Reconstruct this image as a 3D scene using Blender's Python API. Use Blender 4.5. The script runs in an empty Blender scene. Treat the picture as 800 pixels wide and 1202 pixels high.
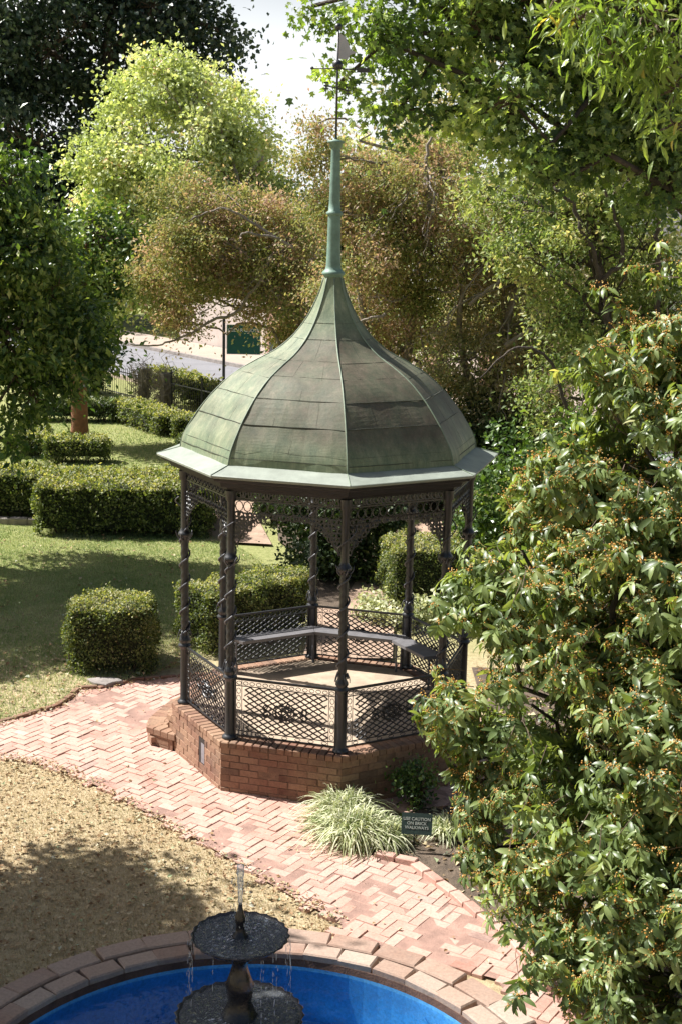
import bpy, math, random
import numpy as np
from math import sin, cos, pi, radians

rng = np.random.default_rng(7)
random.seed(7)
SC = bpy.context.scene
COL = SC.collection

# ------------------------------------------------------------------ helpers
class Geo:
    def __init__(s):
        s.V = []; s.Q = []; s.T = []; s.tint = []; s.n = 0
    def add(s, V, Q=None, T=None, tint=0.5):
        V = np.asarray(V, dtype=np.float64).reshape(-1, 3)
        if Q is not None and len(Q): s.Q.append(np.asarray(Q, dtype=np.int64).reshape(-1, 4) + s.n)
        if T is not None and len(T): s.T.append(np.asarray(T, dtype=np.int64).reshape(-1, 3) + s.n)
        t = np.asarray(tint, dtype=np.float64)
        if t.ndim == 0: t = np.full(len(V), float(t))
        s.V.append(V); s.tint.append(t); s.n += len(V)
        return s
    def build(s, name, mat, parent=None, smooth=False, loc=None, uv=None):
        me = bpy.data.meshes.new(name)
        V = np.concatenate(s.V) if s.V else np.zeros((0, 3))
        if parent is not None and loc is None:
            V = V - np.array(parent['_o'] if '_o' in parent else (0, 0, 0))
        Q = np.concatenate(s.Q) if s.Q else np.zeros((0, 4), int)
        T = np.concatenate(s.T) if s.T else np.zeros((0, 3), int)
        me.vertices.add(len(V)); me.vertices.foreach_set('co', V.ravel())
        li = np.concatenate([Q.ravel(), T.ravel()])
        me.loops.add(len(li)); me.loops.foreach_set('vertex_index', li.astype(np.int32))
        npol = len(Q) + len(T)
        me.polygons.add(npol)
        st = np.concatenate([np.arange(len(Q)) * 4, len(Q) * 4 + np.arange(len(T)) * 3])
        me.polygons.foreach_set('loop_start', st.astype(np.int32))
        me.polygons.foreach_set('use_smooth', np.full(npol, smooth))
        at = me.attributes.new('rnd', 'FLOAT', 'POINT')
        at.data.foreach_set('value', np.concatenate(s.tint).astype(np.float32))
        me.update(calc_edges=True)
        me.validate()
        me.materials.append(mat)
        o = bpy.data.objects.new(name, me); COL.objects.link(o)
        if parent is not None: o.parent = parent
        return o

def tag(o, label=None, cat=None, group=None, kind=None):
    if label: o['label'] = label
    if cat: o['category'] = cat
    if group: o['group'] = group
    if kind: o['kind'] = kind
    return o

ORG = {}
def thing(name, label, cat, loc=(0, 0, 0), group=None):
    o = bpy.data.objects.new(name, None); COL.objects.link(o)
    o.empty_display_size = .2
    o.location = loc
    ORG[o.name] = np.array(loc, float)
    return tag(o, label, cat, group)

def part(g, name, mat, par, smooth=False):
    """build Geo given in world coordinates as a child of thing/part par"""
    org = ORG.get(par.name, np.zeros(3))
    g.V = [v - org for v in g.V]
    o = g.build(name, mat, None, smooth)
    o.parent = par
    ORG[o.name] = org      # parts sit at the thing's origin, so sub-parts use the same offset
    return o

BOXQ = [(0, 3, 2, 1), (4, 5, 6, 7), (0, 1, 5, 4), (1, 2, 6, 5), (2, 3, 7, 6), (3, 0, 4, 7)]
def box(g, c, s, rz=0, tint=.5, rx=0, ry=0):
    x, y, z = [v / 2 for v in s]
    V = np.array([(-x, -y, -z), (x, -y, -z), (x, y, -z), (-x, y, -z), (-x, -y, z), (x, -y, z), (x, y, z), (-x, y, z)])
    V = V @ rotm(rx, ry, rz).T + np.array(c)
    g.add(V, BOXQ, tint=tint)

def rotm(rx=0, ry=0, rz=0):
    a = np.array([[1, 0, 0], [0, cos(rx), -sin(rx)], [0, sin(rx), cos(rx)]])
    b = np.array([[cos(ry), 0, sin(ry)], [0, 1, 0], [-sin(ry), 0, cos(ry)]])
    c = np.array([[cos(rz), -sin(rz), 0], [sin(rz), cos(rz), 0], [0, 0, 1]])
    return c @ b @ a

def brick(g, c, s, rz=0, rx=0, ry=0, ch=.006, tint=.5):
    """a chamfered brick: s = length, width, height; c = centre"""
    x, y, z = [v / 2 for v in s]
    V = [(-x, -y, -z), (x, -y, -z), (x, y, -z), (-x, y, -z),
         (-x, -y, z - ch), (x, -y, z - ch), (x, y, z - ch), (-x, y, z - ch),
         (-x + ch, -y + ch, z), (x - ch, -y + ch, z), (x - ch, y - ch, z), (-x + ch, y - ch, z)]
    V = np.array(V) @ rotm(rx, ry, rz).T + np.array(c)
    Q = [(8, 9, 10, 11)]
    for i in range(4):
        j = (i + 1) % 4
        Q += [(i, j, j + 4, i + 4), (i + 4, j + 4, j + 8, i + 8)]
    Q.append((0, 3, 2, 1))
    g.add(V, Q, tint=tint)

def tube(g, P, r, n=6, tint=.5, cap=True, closed=False):
    P = np.asarray(P, float); m = len(P)
    r = np.full(m, r) if np.ndim(r) == 0 else np.asarray(r, float)
    if closed:
        d = np.roll(P, -1, 0) - np.roll(P, 1, 0)
    else:
        d = np.gradient(P, axis=0)
    d /= np.linalg.norm(d, axis=1)[:, None] + 1e-12
    ref = np.array([0, 0, 1.]) if abs(d[0][2]) < .9 else np.array([1., 0, 0])
    u = np.zeros_like(d); 
    a = np.cross(d[0], ref); a /= np.linalg.norm(a)
    for i in range(m):
        a = a - d[i] * (a @ d[i]); a /= np.linalg.norm(a) + 1e-12
        u[i] = a
    v = np.cross(d, u)
    th = np.arange(n) * 2 * pi / n + (pi / 4 if n == 4 else 0)
    V = P[:, None, :] + r[:, None, None] * (np.cos(th)[None, :, None] * u[:, None, :] + np.sin(th)[None, :, None] * v[:, None, :])
    V = V.reshape(-1, 3)
    Q = []; T = []
    mm = m if closed else m - 1
    for i in range(mm):
        i2 = (i + 1) % m
        for j in range(n):
            k = (j + 1) % n
            Q.append((i * n + j, i * n + k, i2 * n + k, i2 * n + j))
    if cap and not closed:
        V = np.vstack([V, P[0], P[-1]])
        for j in range(n):
            k = (j + 1) % n
            T.append((m * n, k, j)); T.append((m * n + 1, (m - 1) * n + j, (m - 1) * n + k))
    g.add(V, Q, T, tint)

def lathe(g, prof, c=(0, 0, 0), n=24, flute=None, tint=.5):
    """prof: list of (r, z); flute(theta, r, z, i) -> (r, z)"""
    th = np.arange(n) * 2 * pi / n
    V = []
    for i, (r, z) in enumerate(prof):
        for t in th:
            rr, zz = (r, z) if flute is None else flute(t, r, z, i)
            V.append((c[0] + rr * cos(t), c[1] + rr * sin(t), c[2] + zz))
    Q = []
    for i in range(len(prof) - 1):
        for j in range(n):
            k = (j + 1) % n
            Q.append((i * n + j, i * n + k, (i + 1) * n + k, (i + 1) * n + j))
    g.add(V, Q, tint=tint)

def spline(pts, n):
    """Catmull-Rom through pts"""
    P = np.asarray(pts, float); P = np.vstack([2 * P[0] - P[1], P, 2 * P[-1] - P[-2]])
    out = []
    segs = len(P) - 3
    for k in range(n):
        t = k / (n - 1) * segs; i = min(int(t), segs - 1); t -= i
        a, b, c, d = P[i:i + 4]
        out.append(.5 * ((2 * b) + (-a + c) * t + (2 * a - 5 * b + 4 * c - d) * t * t + (-a + 3 * b - 3 * c + d) * t ** 3))
    return np.array(out)

def polyprism(g, poly, z0, z1, tint=.5, bottom=False):
    """convex-ish polygon prism fan-triangulated from its centroid"""
    P = np.array(poly); m = len(P); c = P.mean(0)
    V = [(x, y, z1) for x, y in P] + [(x, y, z0) for x, y in P] + [(c[0], c[1], z1)]
    T = [(2 * m, i, (i + 1) % m) for i in range(m)]
    Q = [(i + m, (i + 1) % m + m, (i + 1) % m, i) for i in range(m)]
    g.add(V, Q, T, tint)

def inside(poly, x, y):
    c = False; n = len(poly); j = n - 1
    for i in range(n):
        xi, yi = poly[i]; xj, yj = poly[j]
        if (yi > y) != (yj > y) and x < (xj - xi) * (y - yi) / (yj - yi) + xi: c = not c
        j = i
    return c
def inside_np(poly, X, Y):
    c = np.zeros(len(X), bool); n = len(poly); j = n - 1
    for i in range(n):
        xi, yi = poly[i]; xj, yj = poly[j]
        k = ((yi > Y) != (yj > Y)) & (X < (xj - xi) * (Y - yi) / (yj - yi + 1e-12) + xi)
        c ^= k; j = i
    return c

# ------------------------------------------------------------------ materials
def newmat(name):
    m = bpy.data.materials.new(name); m.use_nodes = True
    nt = m.node_tree; nt.nodes.clear()
    out = nt.nodes.new('ShaderNodeOutputMaterial')
    return m, nt, out
def N(nt, t, **kw):
    n = nt.nodes.new(t)
    for k, v in kw.items():
        if k.startswith('i_'):
            key = k[2:]
            key = int(key) if key.isdigit() else key.replace('_', ' ')
            n.inputs[key].default_value = v
        else: setattr(n, k, v)
    return n
def lk(nt, a, ao, b, bi): nt.links.new(a.outputs[ao], b.inputs[bi])
def ramp(nt, stops, interp='LINEAR'):
    n = nt.nodes.new('ShaderNodeValToRGB'); n.color_ramp.interpolation = interp
    e = n.color_ramp.elements
    while len(e) > 1: e.remove(e[-1])
    e[0].position = stops[0][0]; e[0].color = (*stops[0][1], 1)
    for p, c in stops[1:]:
        x = e.new(p); x.color = (*c, 1)
    return n
def mix(nt, a, b, f, mode='MIX'):
    """a, b: (node, out) or colour; f: (node,out) or float"""
    n = nt.nodes.new('ShaderNodeMix'); n.data_type = 'RGBA'; n.blend_type = mode
    for v, i in ((f, 0), (a, 6), (b, 7)):
        if isinstance(v, tuple) and not isinstance(v[0], (int, float)): nt.links.new(v[0].outputs[v[1]], n.inputs[i])
        elif i == 0: n.inputs[0].default_value = v
        else: n.inputs[i].default_value = (*v, 1)
    return n
def noise(nt, scale, detail=4, rough=.6, vec=None, dim='3D'):
    n = N(nt, 'ShaderNodeTexNoise', i_Scale=scale, i_Detail=detail, i_Roughness=rough)
    if vec is not None: lk(nt, vec[0], vec[1], n, 'Vector')
    return n
def bump(nt, h, strength=.3, dist=.02):
    b = N(nt, 'ShaderNodeBump', i_Strength=strength, i_Distance=dist)
    nt.links.new(h[0].outputs[h[1]], b.inputs['Height']); return b

def simple(name, col, rough=.6, metal=0, var=.25, nscale=6, bstr=.2, bdist=.01, bscale=40, spec=.5):
    m, nt, out = newmat(name)
    b = N(nt, 'ShaderNodeBsdfPrincipled'); b.inputs['Roughness'].default_value = rough; b.inputs['Metallic'].default_value = metal
    b.inputs['Specular IOR Level'].default_value = spec
    tc = N(nt, 'ShaderNodeTexCoord')
    n1 = noise(nt, nscale, 5, .65, (tc, 'Object'))
    lo = tuple(c * (1 - var) for c in col); hi = tuple(min(1, c * (1 + var)) for c in col)
    r = ramp(nt, [(.3, lo), (.7, hi)]); lk(nt, n1, 'Fac', r, 'Fac'); lk(nt, r, 'Color', b, 'Base Color')
    n2 = noise(nt, bscale, 4, .6, (tc, 'Object')); bb = bump(nt, (n2, 'Fac'), bstr, bdist); lk(nt, bb, 'Normal', b, 'Normal')
    lk(nt, b, 'BSDF', out, 'Surface')
    return m

def leafmat(name, stops, trans=.3, rough=.42, tcol=None, spec=.5):
    m, nt, out = newmat(name)
    b = N(nt, 'ShaderNodeBsdfPrincipled'); b.inputs['Roughness'].default_value = rough
    b.inputs['Specular IOR Level'].default_value = spec
    at = N(nt, 'ShaderNodeAttribute', attribute_name='rnd')
    r = ramp(nt, stops); lk(nt, at, 'Fac', r, 'Fac'); lk(nt, r, 'Color', b, 'Base Color')
    tr = N(nt, 'ShaderNodeBsdfTranslucent')
    hs = N(nt, 'ShaderNodeMix', data_type='RGBA', blend_type='MULTIPLY'); hs.inputs[0].default_value = 1
    lk(nt, r, 'Color', hs, 6); hs.inputs[7].default_value = (*(tcol or (1.6, 1.7, .7)), 1)
    lk(nt, hs, 2, tr, 'Color')
    mx = N(nt, 'ShaderNodeMixShader'); mx.inputs[0].default_value = trans
    lk(nt, b, 'BSDF', mx, 1); lk(nt, tr, 'BSDF', mx, 2); lk(nt, mx, 'Shader', out, 'Surface')
    return m

M = {}
M['iron'] = simple('iron_paint', (.011, .012, .016), .42, .0, .4, 14, .25, .004, 90, .85)
M['iron_worn'] = simple('iron_worn', (.085, .087, .10), .45, .0, .4, 20, .25, .003, 90)
M['bench'] = simple('bench_grey_paint', (.15, .145, .15), .5, 0, .2, 8, .15, .004, 60)
M['bark'] = simple('bark', (.075, .06, .048), .9, 0, .45, 7, .8, .03, 22)
M['bark_pale'] = simple('bark_pale', (.26, .22, .18), .85, 0, .4, 6, .6, .02, 18)
M['bark_red'] = simple('bark_red', (.27, .12, .06), .85, 0, .35, 7, .7, .02, 22)
M['twig'] = simple('twig', (.10, .07, .045), .85, 0, .3, 10, .3, .01, 40)
M['innertwig'] = simple('twigs_inner', (.025, .03, .014), .95, 0, .3, 10, .8, .02, 40)
M['soil'] = simple('soil', (.11, .08, .055), .95, 0, .4, 5, .8, .03, 35)
M['floor'] = simple('floor_render', (.40, .31, .225), .85, 0, .3, 3.5, .25, .006, 45)
M['mortar'] = simple('mortar', (.30, .25, .20), .95, 0, .3, 9, .6, .01, 60)
M['footing'] = simple('rim_footing', (.10, .055, .04), .95, 0, .4, 9, .6, .01, 60)
M['mortar_dark'] = simple('old_mortar', (.20, .12, .08), .95, 0, .4, 9, .6, .01, 60)
M['sandjoint'] = simple('sand_joint', (.31, .19, .15), .95, 0, .35, 4, .6, .01, 60)
M['stone'] = simple('grey_stone', (.26, .23, .21), .9, 0, .3, 5, .5, .02, 25)
M['asphalt'] = simple('asphalt', (.20, .197, .21), .9, 0, .12, 1.2, .3, .006, 70)
M['walk'] = simple('pavement_concrete', (.38, .30, .24), .9, 0, .12, 1.5, .25, .006, 50)
M['wall_pale'] = simple('wall_pale', (.48, .41, .37), .9, 0, .12, 1.4, .3, .01, 30)
M['wall_brick'] = simple('pillar_brick', (.33, .20, .15), .9, 0, .25, 7, .4, .01, 40)
M['white'] = simple('white_paint', (.78, .77, .75), .6, 0, .05, 4, .1, .004, 40)
M['roofgrey'] = simple('roof_grey', (.13, .12, .12), .8, 0, .2, 4, .3, .01, 30)
M['darkpost'] = simple('dark_post', (.03, .03, .03), .7)
M['vent'] = simple('vent_grey', (.23, .22, .24), .7)
M['ventdark'] = simple('vent_dark', (.03, .022, .018), .9)
M['signgreen'] = simple('sign_green', (.012, .10, .075), .45, 0, .1)
M['signdark'] = simple('sign_dark_green', (.022, .045, .036), .5, 0, .15)
M['lettering'] = simple('lettering', (.72, .74, .70), .6, 0, .05)
M['lettering_dull'] = simple('lettering_dull', (.42, .47, .42), .6, 0, .05)
M['vane'] = simple('vane_metal', (.42, .43, .46), .4, .0, .12)

def brickmat(name, stops, sheen=0, dust=(.62, .48, .38), dustf=.5):
    m, nt, out = newmat(name)
    b = N(nt, 'ShaderNodeBsdfPrincipled', i_Roughness=.88)
    at = N(nt, 'ShaderNodeAttribute', attribute_name='rnd')
    r = ramp(nt, stops); lk(nt, at, 'Fac', r, 'Fac')
    tc = N(nt, 'ShaderNodeTexCoord')
    n1 = noise(nt, 1.3, 6, .7, (tc, 'Object')); n3 = noise(nt, 38, 4, .7, (tc, 'Object'))
    r1 = ramp(nt, [(.36, (0, 0, 0)), (.62, (dustf,) * 3)]); lk(nt, n1, 'Fac', r1, 'Fac')
    mx = mix(nt, (r, 'Color'), dust, (r1, 'Color'))
    r3 = ramp(nt, [(.25, (.72, .72, .72)), (.75, (1.15, 1.13, 1.1))]); lk(nt, n3, 'Fac', r3, 'Fac')
    mm = mix(nt, (mx, 2), (r3, 'Color'), 1.0, 'MULTIPLY'); lk(nt, mm, 2, b, 'Base Color')
    bb = bump(nt, (n3, 'Fac'), .5, .006); lk(nt, bb, 'Normal', b, 'Normal'); lk(nt, b, 'BSDF', out, 'Surface')
    return m
M['paver'] = brickmat('paver_brick', [(0, (.32, .155, .115)), (.3, (.43, .235, .18)), (.75, (.51, .315, .25)), (.95, (.53, .38, .32)), (1, (.20, .12, .10))], dust=(.58, .41, .345), dustf=.65)
M['plinthbrick'] = brickmat('plinth_brick', [(0, (.13, .06, .042)), (.4, (.22, .105, .07)), (.75, (.31, .18, .12)), (1, (.10, .05, .04))], dust=(.40, .27, .17), dustf=.5)
M['rimbrick'] = brickmat('pool_rim_brick', [(0, (.24, .13, .09)), (.5, (.34, .22, .165)), (1, (.42, .33, .27))], dust=(.42, .33, .27), dustf=.5)

# grass ground: straw near the pool, greener further back (worn lawn)
def lawnmat(name):
    m, nt, out = newmat(name)
    b = N(nt, 'ShaderNodeBsdfPrincipled', i_Roughness=.95)
    b.inputs['Specular IOR Level'].default_value = .15
    g = N(nt, 'ShaderNodeNewGeometry')
    sep = N(nt, 'ShaderNodeSeparateXYZ'); lk(nt, g, 'Position', sep, 0)
    n1 = noise(nt, .55, 5, .6, (g, 'Position')); n2 = noise(nt, 14, 6, .75, (g, 'Position')); n3 = noise(nt, 70, 3, .8, (g, 'Position'))
    mr = N(nt, 'ShaderNodeMapRange'); mr.inputs[1].default_value = 1.5; mr.inputs[2].default_value = 6.5
    lk(nt, sep, 1, mr, 0)
    add = N(nt, 'ShaderNodeMath', operation='ADD'); lk(nt, mr, 0, add, 0)
    s = N(nt, 'ShaderNodeMath', operation='MULTIPLY_ADD'); lk(nt, n1, 'Fac', s, 0); s.inputs[1].default_value = 1.2; s.inputs[2].default_value = -.6
    lk(nt, s, 0, add, 1)
    dry = ramp(nt, [(.25, (.22, .165, .095)), (.5, (.44, .35, .215)), (.75, (.56, .47, .31))]); lk(nt, n2, 'Fac', dry, 'Fac')
    grn = ramp(nt, [(.25, (.14, .16, .05)), (.5, (.27, .285, .11)), (.75, (.40, .38, .19))]); lk(nt, n2, 'Fac', grn, 'Fac')
    mx = mix(nt, (dry, 'Color'), (grn, 'Color'), (add, 0)); mx.clamp_factor = True
    r3 = ramp(nt, [(.25, (.7, .7, .7)), (.75, (1.2, 1.2, 1.2))]); lk(nt, n3, 'Fac', r3, 'Fac')
    mm = mix(nt, (mx, 2), (r3, 'Color'), 1.0, 'MULTIPLY'); lk(nt, mm, 2, b, 'Base Color')
    bb = bump(nt, (n2, 'Fac'), .8, .03); lk(nt, bb, 'Normal', b, 'Normal'); lk(nt, b, 'BSDF', out, 'Surface')
    return m
M['lawn'] = lawnmat('lawn')
M['dirt'] = simple('bare_dirt', (.36, .25, .18), .95, 0, .3, 2.5, .7, .02, 30)

# copper dome patina
def patina(name):
    m, nt, out = newmat(name)
    b = N(nt, 'ShaderNodeBsdfPrincipled', i_Roughness=.55)
    b.inputs['Specular IOR Level'].default_value = .3
    tc = N(nt, 'ShaderNodeTexCoord'); sep = N(nt, 'ShaderNodeSeparateXYZ'); lk(nt, tc, 'Object', sep, 0)
    at = N(nt, 'ShaderNodeAttribute', attribute_name='rnd')
    # streaks: stretched downwards
    mp = N(nt, 'ShaderNodeMapping'); mp.inputs['Scale'].default_value = (1, 1, .16); lk(nt, tc, 'Object', mp, 'Vector')
    st = noise(nt, 9, 6, .75, (mp, 0)); bl = noise(nt, 2.2, 5, .65, (tc, 'Object')); fine = noise(nt, 60, 4, .7, (tc, 'Object'))
    # height band of brown bare copper oxide
    band = ramp(nt, [(.0, (0, 0, 0)), (.07, (.15,) * 3), (.16, (.62,) * 3), (.58, (.72,) * 3), (.68, (.2,) * 3), (.76, (0, 0, 0))])
    mr = N(nt, 'ShaderNodeMapRange'); mr.inputs[1].default_value = 3.46; mr.inputs[2].default_value = 5.38; lk(nt, sep, 2, mr, 0)
    lk(nt, mr, 0, band, 'Fac')
    f1 = N(nt, 'ShaderNodeMath', operation='MULTIPLY'); lk(nt, band, 'Color', f1, 0); lk(nt, at, 'Fac', f1, 1)
    f2 = N(nt, 'ShaderNodeMath', operation='MULTIPLY_ADD'); lk(nt, bl, 'Fac', f2, 0); f2.inputs[1].default_value = 1.1; lk(nt, f1, 0, f2, 2)
    f3 = N(nt, 'ShaderNodeMath', operation='MULTIPLY_ADD'); lk(nt, st, 'Fac', f3, 0); f3.inputs[1].default_value = .8; lk(nt, f2, 0, f3, 2)
    f4 = N(nt, 'ShaderNodeMath', operation='SUBTRACT'); lk(nt, f3, 0, f4, 0); f4.inputs[1].default_value = .78
    f4.use_clamp = True
    gr = ramp(nt, [(.3, (.11, .155, .10)), (.5, (.20, .25, .155)), (.72, (.37, .41, .26))]); lk(nt, st, 'Fac', gr, 'Fac')
    br = ramp(nt, [(.3, (.06, .055, .038)), (.6, (.13, .112, .08)), (.75, (.23, .20, .15))]); lk(nt, st, 'Fac', br, 'Fac')
    mx = mix(nt, (gr, 'Color'), (br, 'Color'), (f4, 0))
    fr = ramp(nt, [(.3, (.85,) * 3), (.7, (1.12,) * 3)]); lk(nt, fine, 'Fac', fr, 'Fac')
    mm = mix(nt, (mx, 2), (fr, 'Color'), 1.0, 'MULTIPLY'); lk(nt, mm, 2, b, 'Base Color')
    bb = bump(nt, (bl, 'Fac'), .25, .02); b2 = N(nt, 'ShaderNodeBump', i_Strength=.2, i_Distance=.004); lk(nt, fine, 'Fac', b2, 'Height'); lk(nt, bb, 'Normal', b2, 'Normal')
    lk(nt, b2, 'Normal', b, 'Normal'); lk(nt, b, 'BSDF', out, 'Surface')
    return m
M['copper'] = patina('copper_patina')
M['verdigris'] = simple('verdigris', (.15, .24, .19), .55, 0, .3, 9, .3, .004, 50)
M['verdi_pale'] = simple('verdigris_pale', (.19, .24, .17), .55, 0, .25, 10, .3, .004, 50)
M['eave'] = simple('eave_metal', (.27, .30, .255), .5, 0, .18, 6, .3, .004, 50)
M['seam'] = simple('seam_dark', (.055, .06, .045), .7, 0, .3)
M['fascia'] = simple('fascia_dark', (.014, .013, .015), .6, 0, .4, 10, .3, .004, 50)

# water
def watermat(name, col, tr, rough=.03, bs=.12, scale=7, diff=0.0):
    m, nt, out = newmat(name)
    tb = N(nt, 'ShaderNodeBsdfTransparent'); tb.inputs[0].default_value = (*col, 1)
    gl = N(nt, 'ShaderNodeBsdfGlossy'); gl.inputs['Roughness'].default_value = rough
    fr = N(nt, 'ShaderNodeFresnel', i_IOR=1.33)
    tc = N(nt, 'ShaderNodeTexCoord'); n = noise(nt, scale, 3, .5, (tc, 'Object'))
    bb = bump(nt, (n, 'Fac'), bs, .05); lk(nt, bb, 'Normal', gl, 'Normal'); lk(nt, bb, 'Normal', fr, 'Normal')
    mx = N(nt, 'ShaderNodeMixShader'); lk(nt, fr, 0, mx, 0); lk(nt, tb, 0, mx, 1); lk(nt, gl, 0, mx, 2)
    if diff:
        d = N(nt, 'ShaderNodeBsdfDiffuse'); d.inputs[0].default_value = (.8, .85, .9, 1)
        m2 = N(nt, 'ShaderNodeMixShader'); m2.inputs[0].default_value = diff
        lk(nt, mx, 0, m2, 1); lk(nt, d, 0, m2, 2); lk(nt, m2, 0, out, 'Surface')
    else: lk(nt, mx, 0, out, 'Surface')
    return m
M['water'] = watermat('pool_water', (.82, .93, .98), 1, .03, .35, 9)
M['bowlwater'] = watermat('bowl_water', (.75, .8, .85), 1, .06, 1.0, 26, .09)
M['spray'] = watermat('spray', (.93, .95, .97), 1, .1, .3, 30, .3)
M['poolblue'] = simple('pool_blue_paint', (.03, .19, .48), .6, 0, .35, 1.6, .2, .01, 20)
def poolmat():
    m, nt, out = newmat('pool_paint'); b = N(nt, 'ShaderNodeBsdfPrincipled', i_Roughness=.6)
    tc = N(nt, 'ShaderNodeTexCoord'); n1 = noise(nt, 1.1, 6, .65, (tc, 'Object')); n2 = noise(nt, 7, 5, .75, (tc, 'Object')); n3 = noise(nt, 40, 3, .7, (tc, 'Object'))
    r = ramp(nt, [(.3, (.05, .25, .52)), (.52, (.08, .35, .68)), (.7, (.14, .45, .74))]); lk(nt, n1, 'Fac', r, 'Fac')
    r2 = ramp(nt, [(.52, (0, 0, 0)), (.70, (.55,) * 3)]); lk(nt, n2, 'Fac', r2, 'Fac')
    mx = mix(nt, (r, 'Color'), (.12, .36, .58), (r2, 'Color'))
    r3 = ramp(nt, [(.25, (.7,) * 3), (.6, (1.08,) * 3)]); lk(nt, n3, 'Fac', r3, 'Fac')
    mm = mix(nt, (mx, 2), (r3, 'Color'), 1.0, 'MULTIPLY'); lk(nt, mm, 2, b, 'Base Color'); lk(nt, b, 0, out, 0)
    return m
M['poolblue'] = poolmat()
M['poolwall'] = simple('pool_wall_blue', (.03, .17, .50), .6, 0, .3, 3, .2, .01, 20)

# ------------------------------------------------------------------ foliage
def unit(v): return v / (np.linalg.norm(v, axis=-1, keepdims=True) + 1e-12)
def rdir(n):
    return unit(rng.normal(size=(n, 3)))
def frames(axis, normal):
    """columns: x = side, y = along the leaf, z = leaf normal"""
    y = unit(axis); x = unit(np.cross(y, normal)); z = np.cross(x, y)
    return np.stack([x, y, z], axis=2)
def inst(g, TV, TQ, TT, pos, R, sc, tint):
    n = len(pos); k = len(TV)
    V = np.einsum('nij,kj->nki', R, TV) * np.reshape(sc, (n, 1, 1)) + pos[:, None, :]
    off = (np.arange(n) * k)[:, None, None]
    Q = (np.asarray(TQ)[None] + off).reshape(-1, 4) if len(TQ) else None
    T = (np.asarray(TT)[None] + off).reshape(-1, 3) if len(TT) else None
    g.add(V.reshape(-1, 3), Q, T, np.repeat(tint, k))
# leaf templates, unit length along y
LEAF = (np.array([(0, 0, 0), (.24, .45, .07), (0, .5, 0), (0, 1, -.06), (-.24, .45, .07)]), [(0, 1, 3, 2), (0, 2, 3, 4)], [])
LEAFB = (np.array([(0, 0, 0), (.36, .5, .08), (0, .5, 0), (0, 1, -.08), (-.36, .5, .08)]), [(0, 1, 3, 2), (0, 2, 3, 4)], [])
NARROW = (np.array([(0, 0, 0), (.11, .35, .03), (0, .4, 0), (.09, .7, -.06), (0, .7, -.1), (-.09, .7, -.06), (-.11, .35, .03), (0, 1, -.28)]),
          [(0, 1, 2, 2), (2, 1, 3, 4), (6, 2, 4, 5)], [(3, 7, 4), (4, 7, 5), (0, 2, 6)])
NARROW = (NARROW[0], NARROW[1][1:], NARROW[2] + [(0, 1, 2)])
LONG_OLD = (np.array([(0, 0, 0), (.13, .28, .05), (0, .3, .02), (-.13, .28, .05), (.15, .6, .0), (0, .62, -.08), (-.15, .6, -.02), (0, 1, -.34)]),
        [(2, 1, 4, 5), (3, 2, 5, 6)], [(0, 1, 2), (0, 2, 3), (4, 7, 5), (5, 7, 6)])
LONG = (np.array([(0, 0, 0), (.12, .2, .045), (0, .2, .01), (-.12, .2, .045), (.165, .52, .0), (0, .52, -.05), (-.165, .52, .0), (.11, .82, -.15), (0, .82, -.18), (-.11, .82, -.15), (0, 1, -.32)]),
        [(2, 1, 4, 5), (3, 2, 5, 6), (5, 4, 7, 8), (6, 5, 8, 9)], [(0, 1, 2), (0, 2, 3), (8, 7, 10), (9, 8, 10)])
MAPLE = (np.array([(0, .12, 0), (0, 0, .0), (.42, .12, .04), (.26, .38, .03), (.5, .72, -.05), (.15, .66, .02), (0, 1, -.08), (-.15, .66, .02), (-.5, .72, -.05), (-.26, .38, .03), (-.42, .12, .04)]),
         [], [(0, 1, 2), (0, 2, 3), (0, 3, 4), (0, 4, 5), (0, 5, 6), (0, 6, 7), (0, 7, 8), (0, 8, 9), (0, 9, 10), (0, 10, 1)])

def leaf_cloud(g, pos, out, size, tpl, up=.55, droop=.25, jit=.3, trange=(0, 1)):
    n = len(pos)
    nrm = unit(rdir(n) * .75 + np.array([0, 0, up]) + out * .35)
    ax = unit(rdir(n) + out * .6 + np.array([0, 0, -droop]))
    R = frames(ax, nrm)
    sc = size * (1 + jit * rng.uniform(-1, 1, n))
    inst(g, *tpl, pos, R, sc, rng.uniform(*trange, n))

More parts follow.
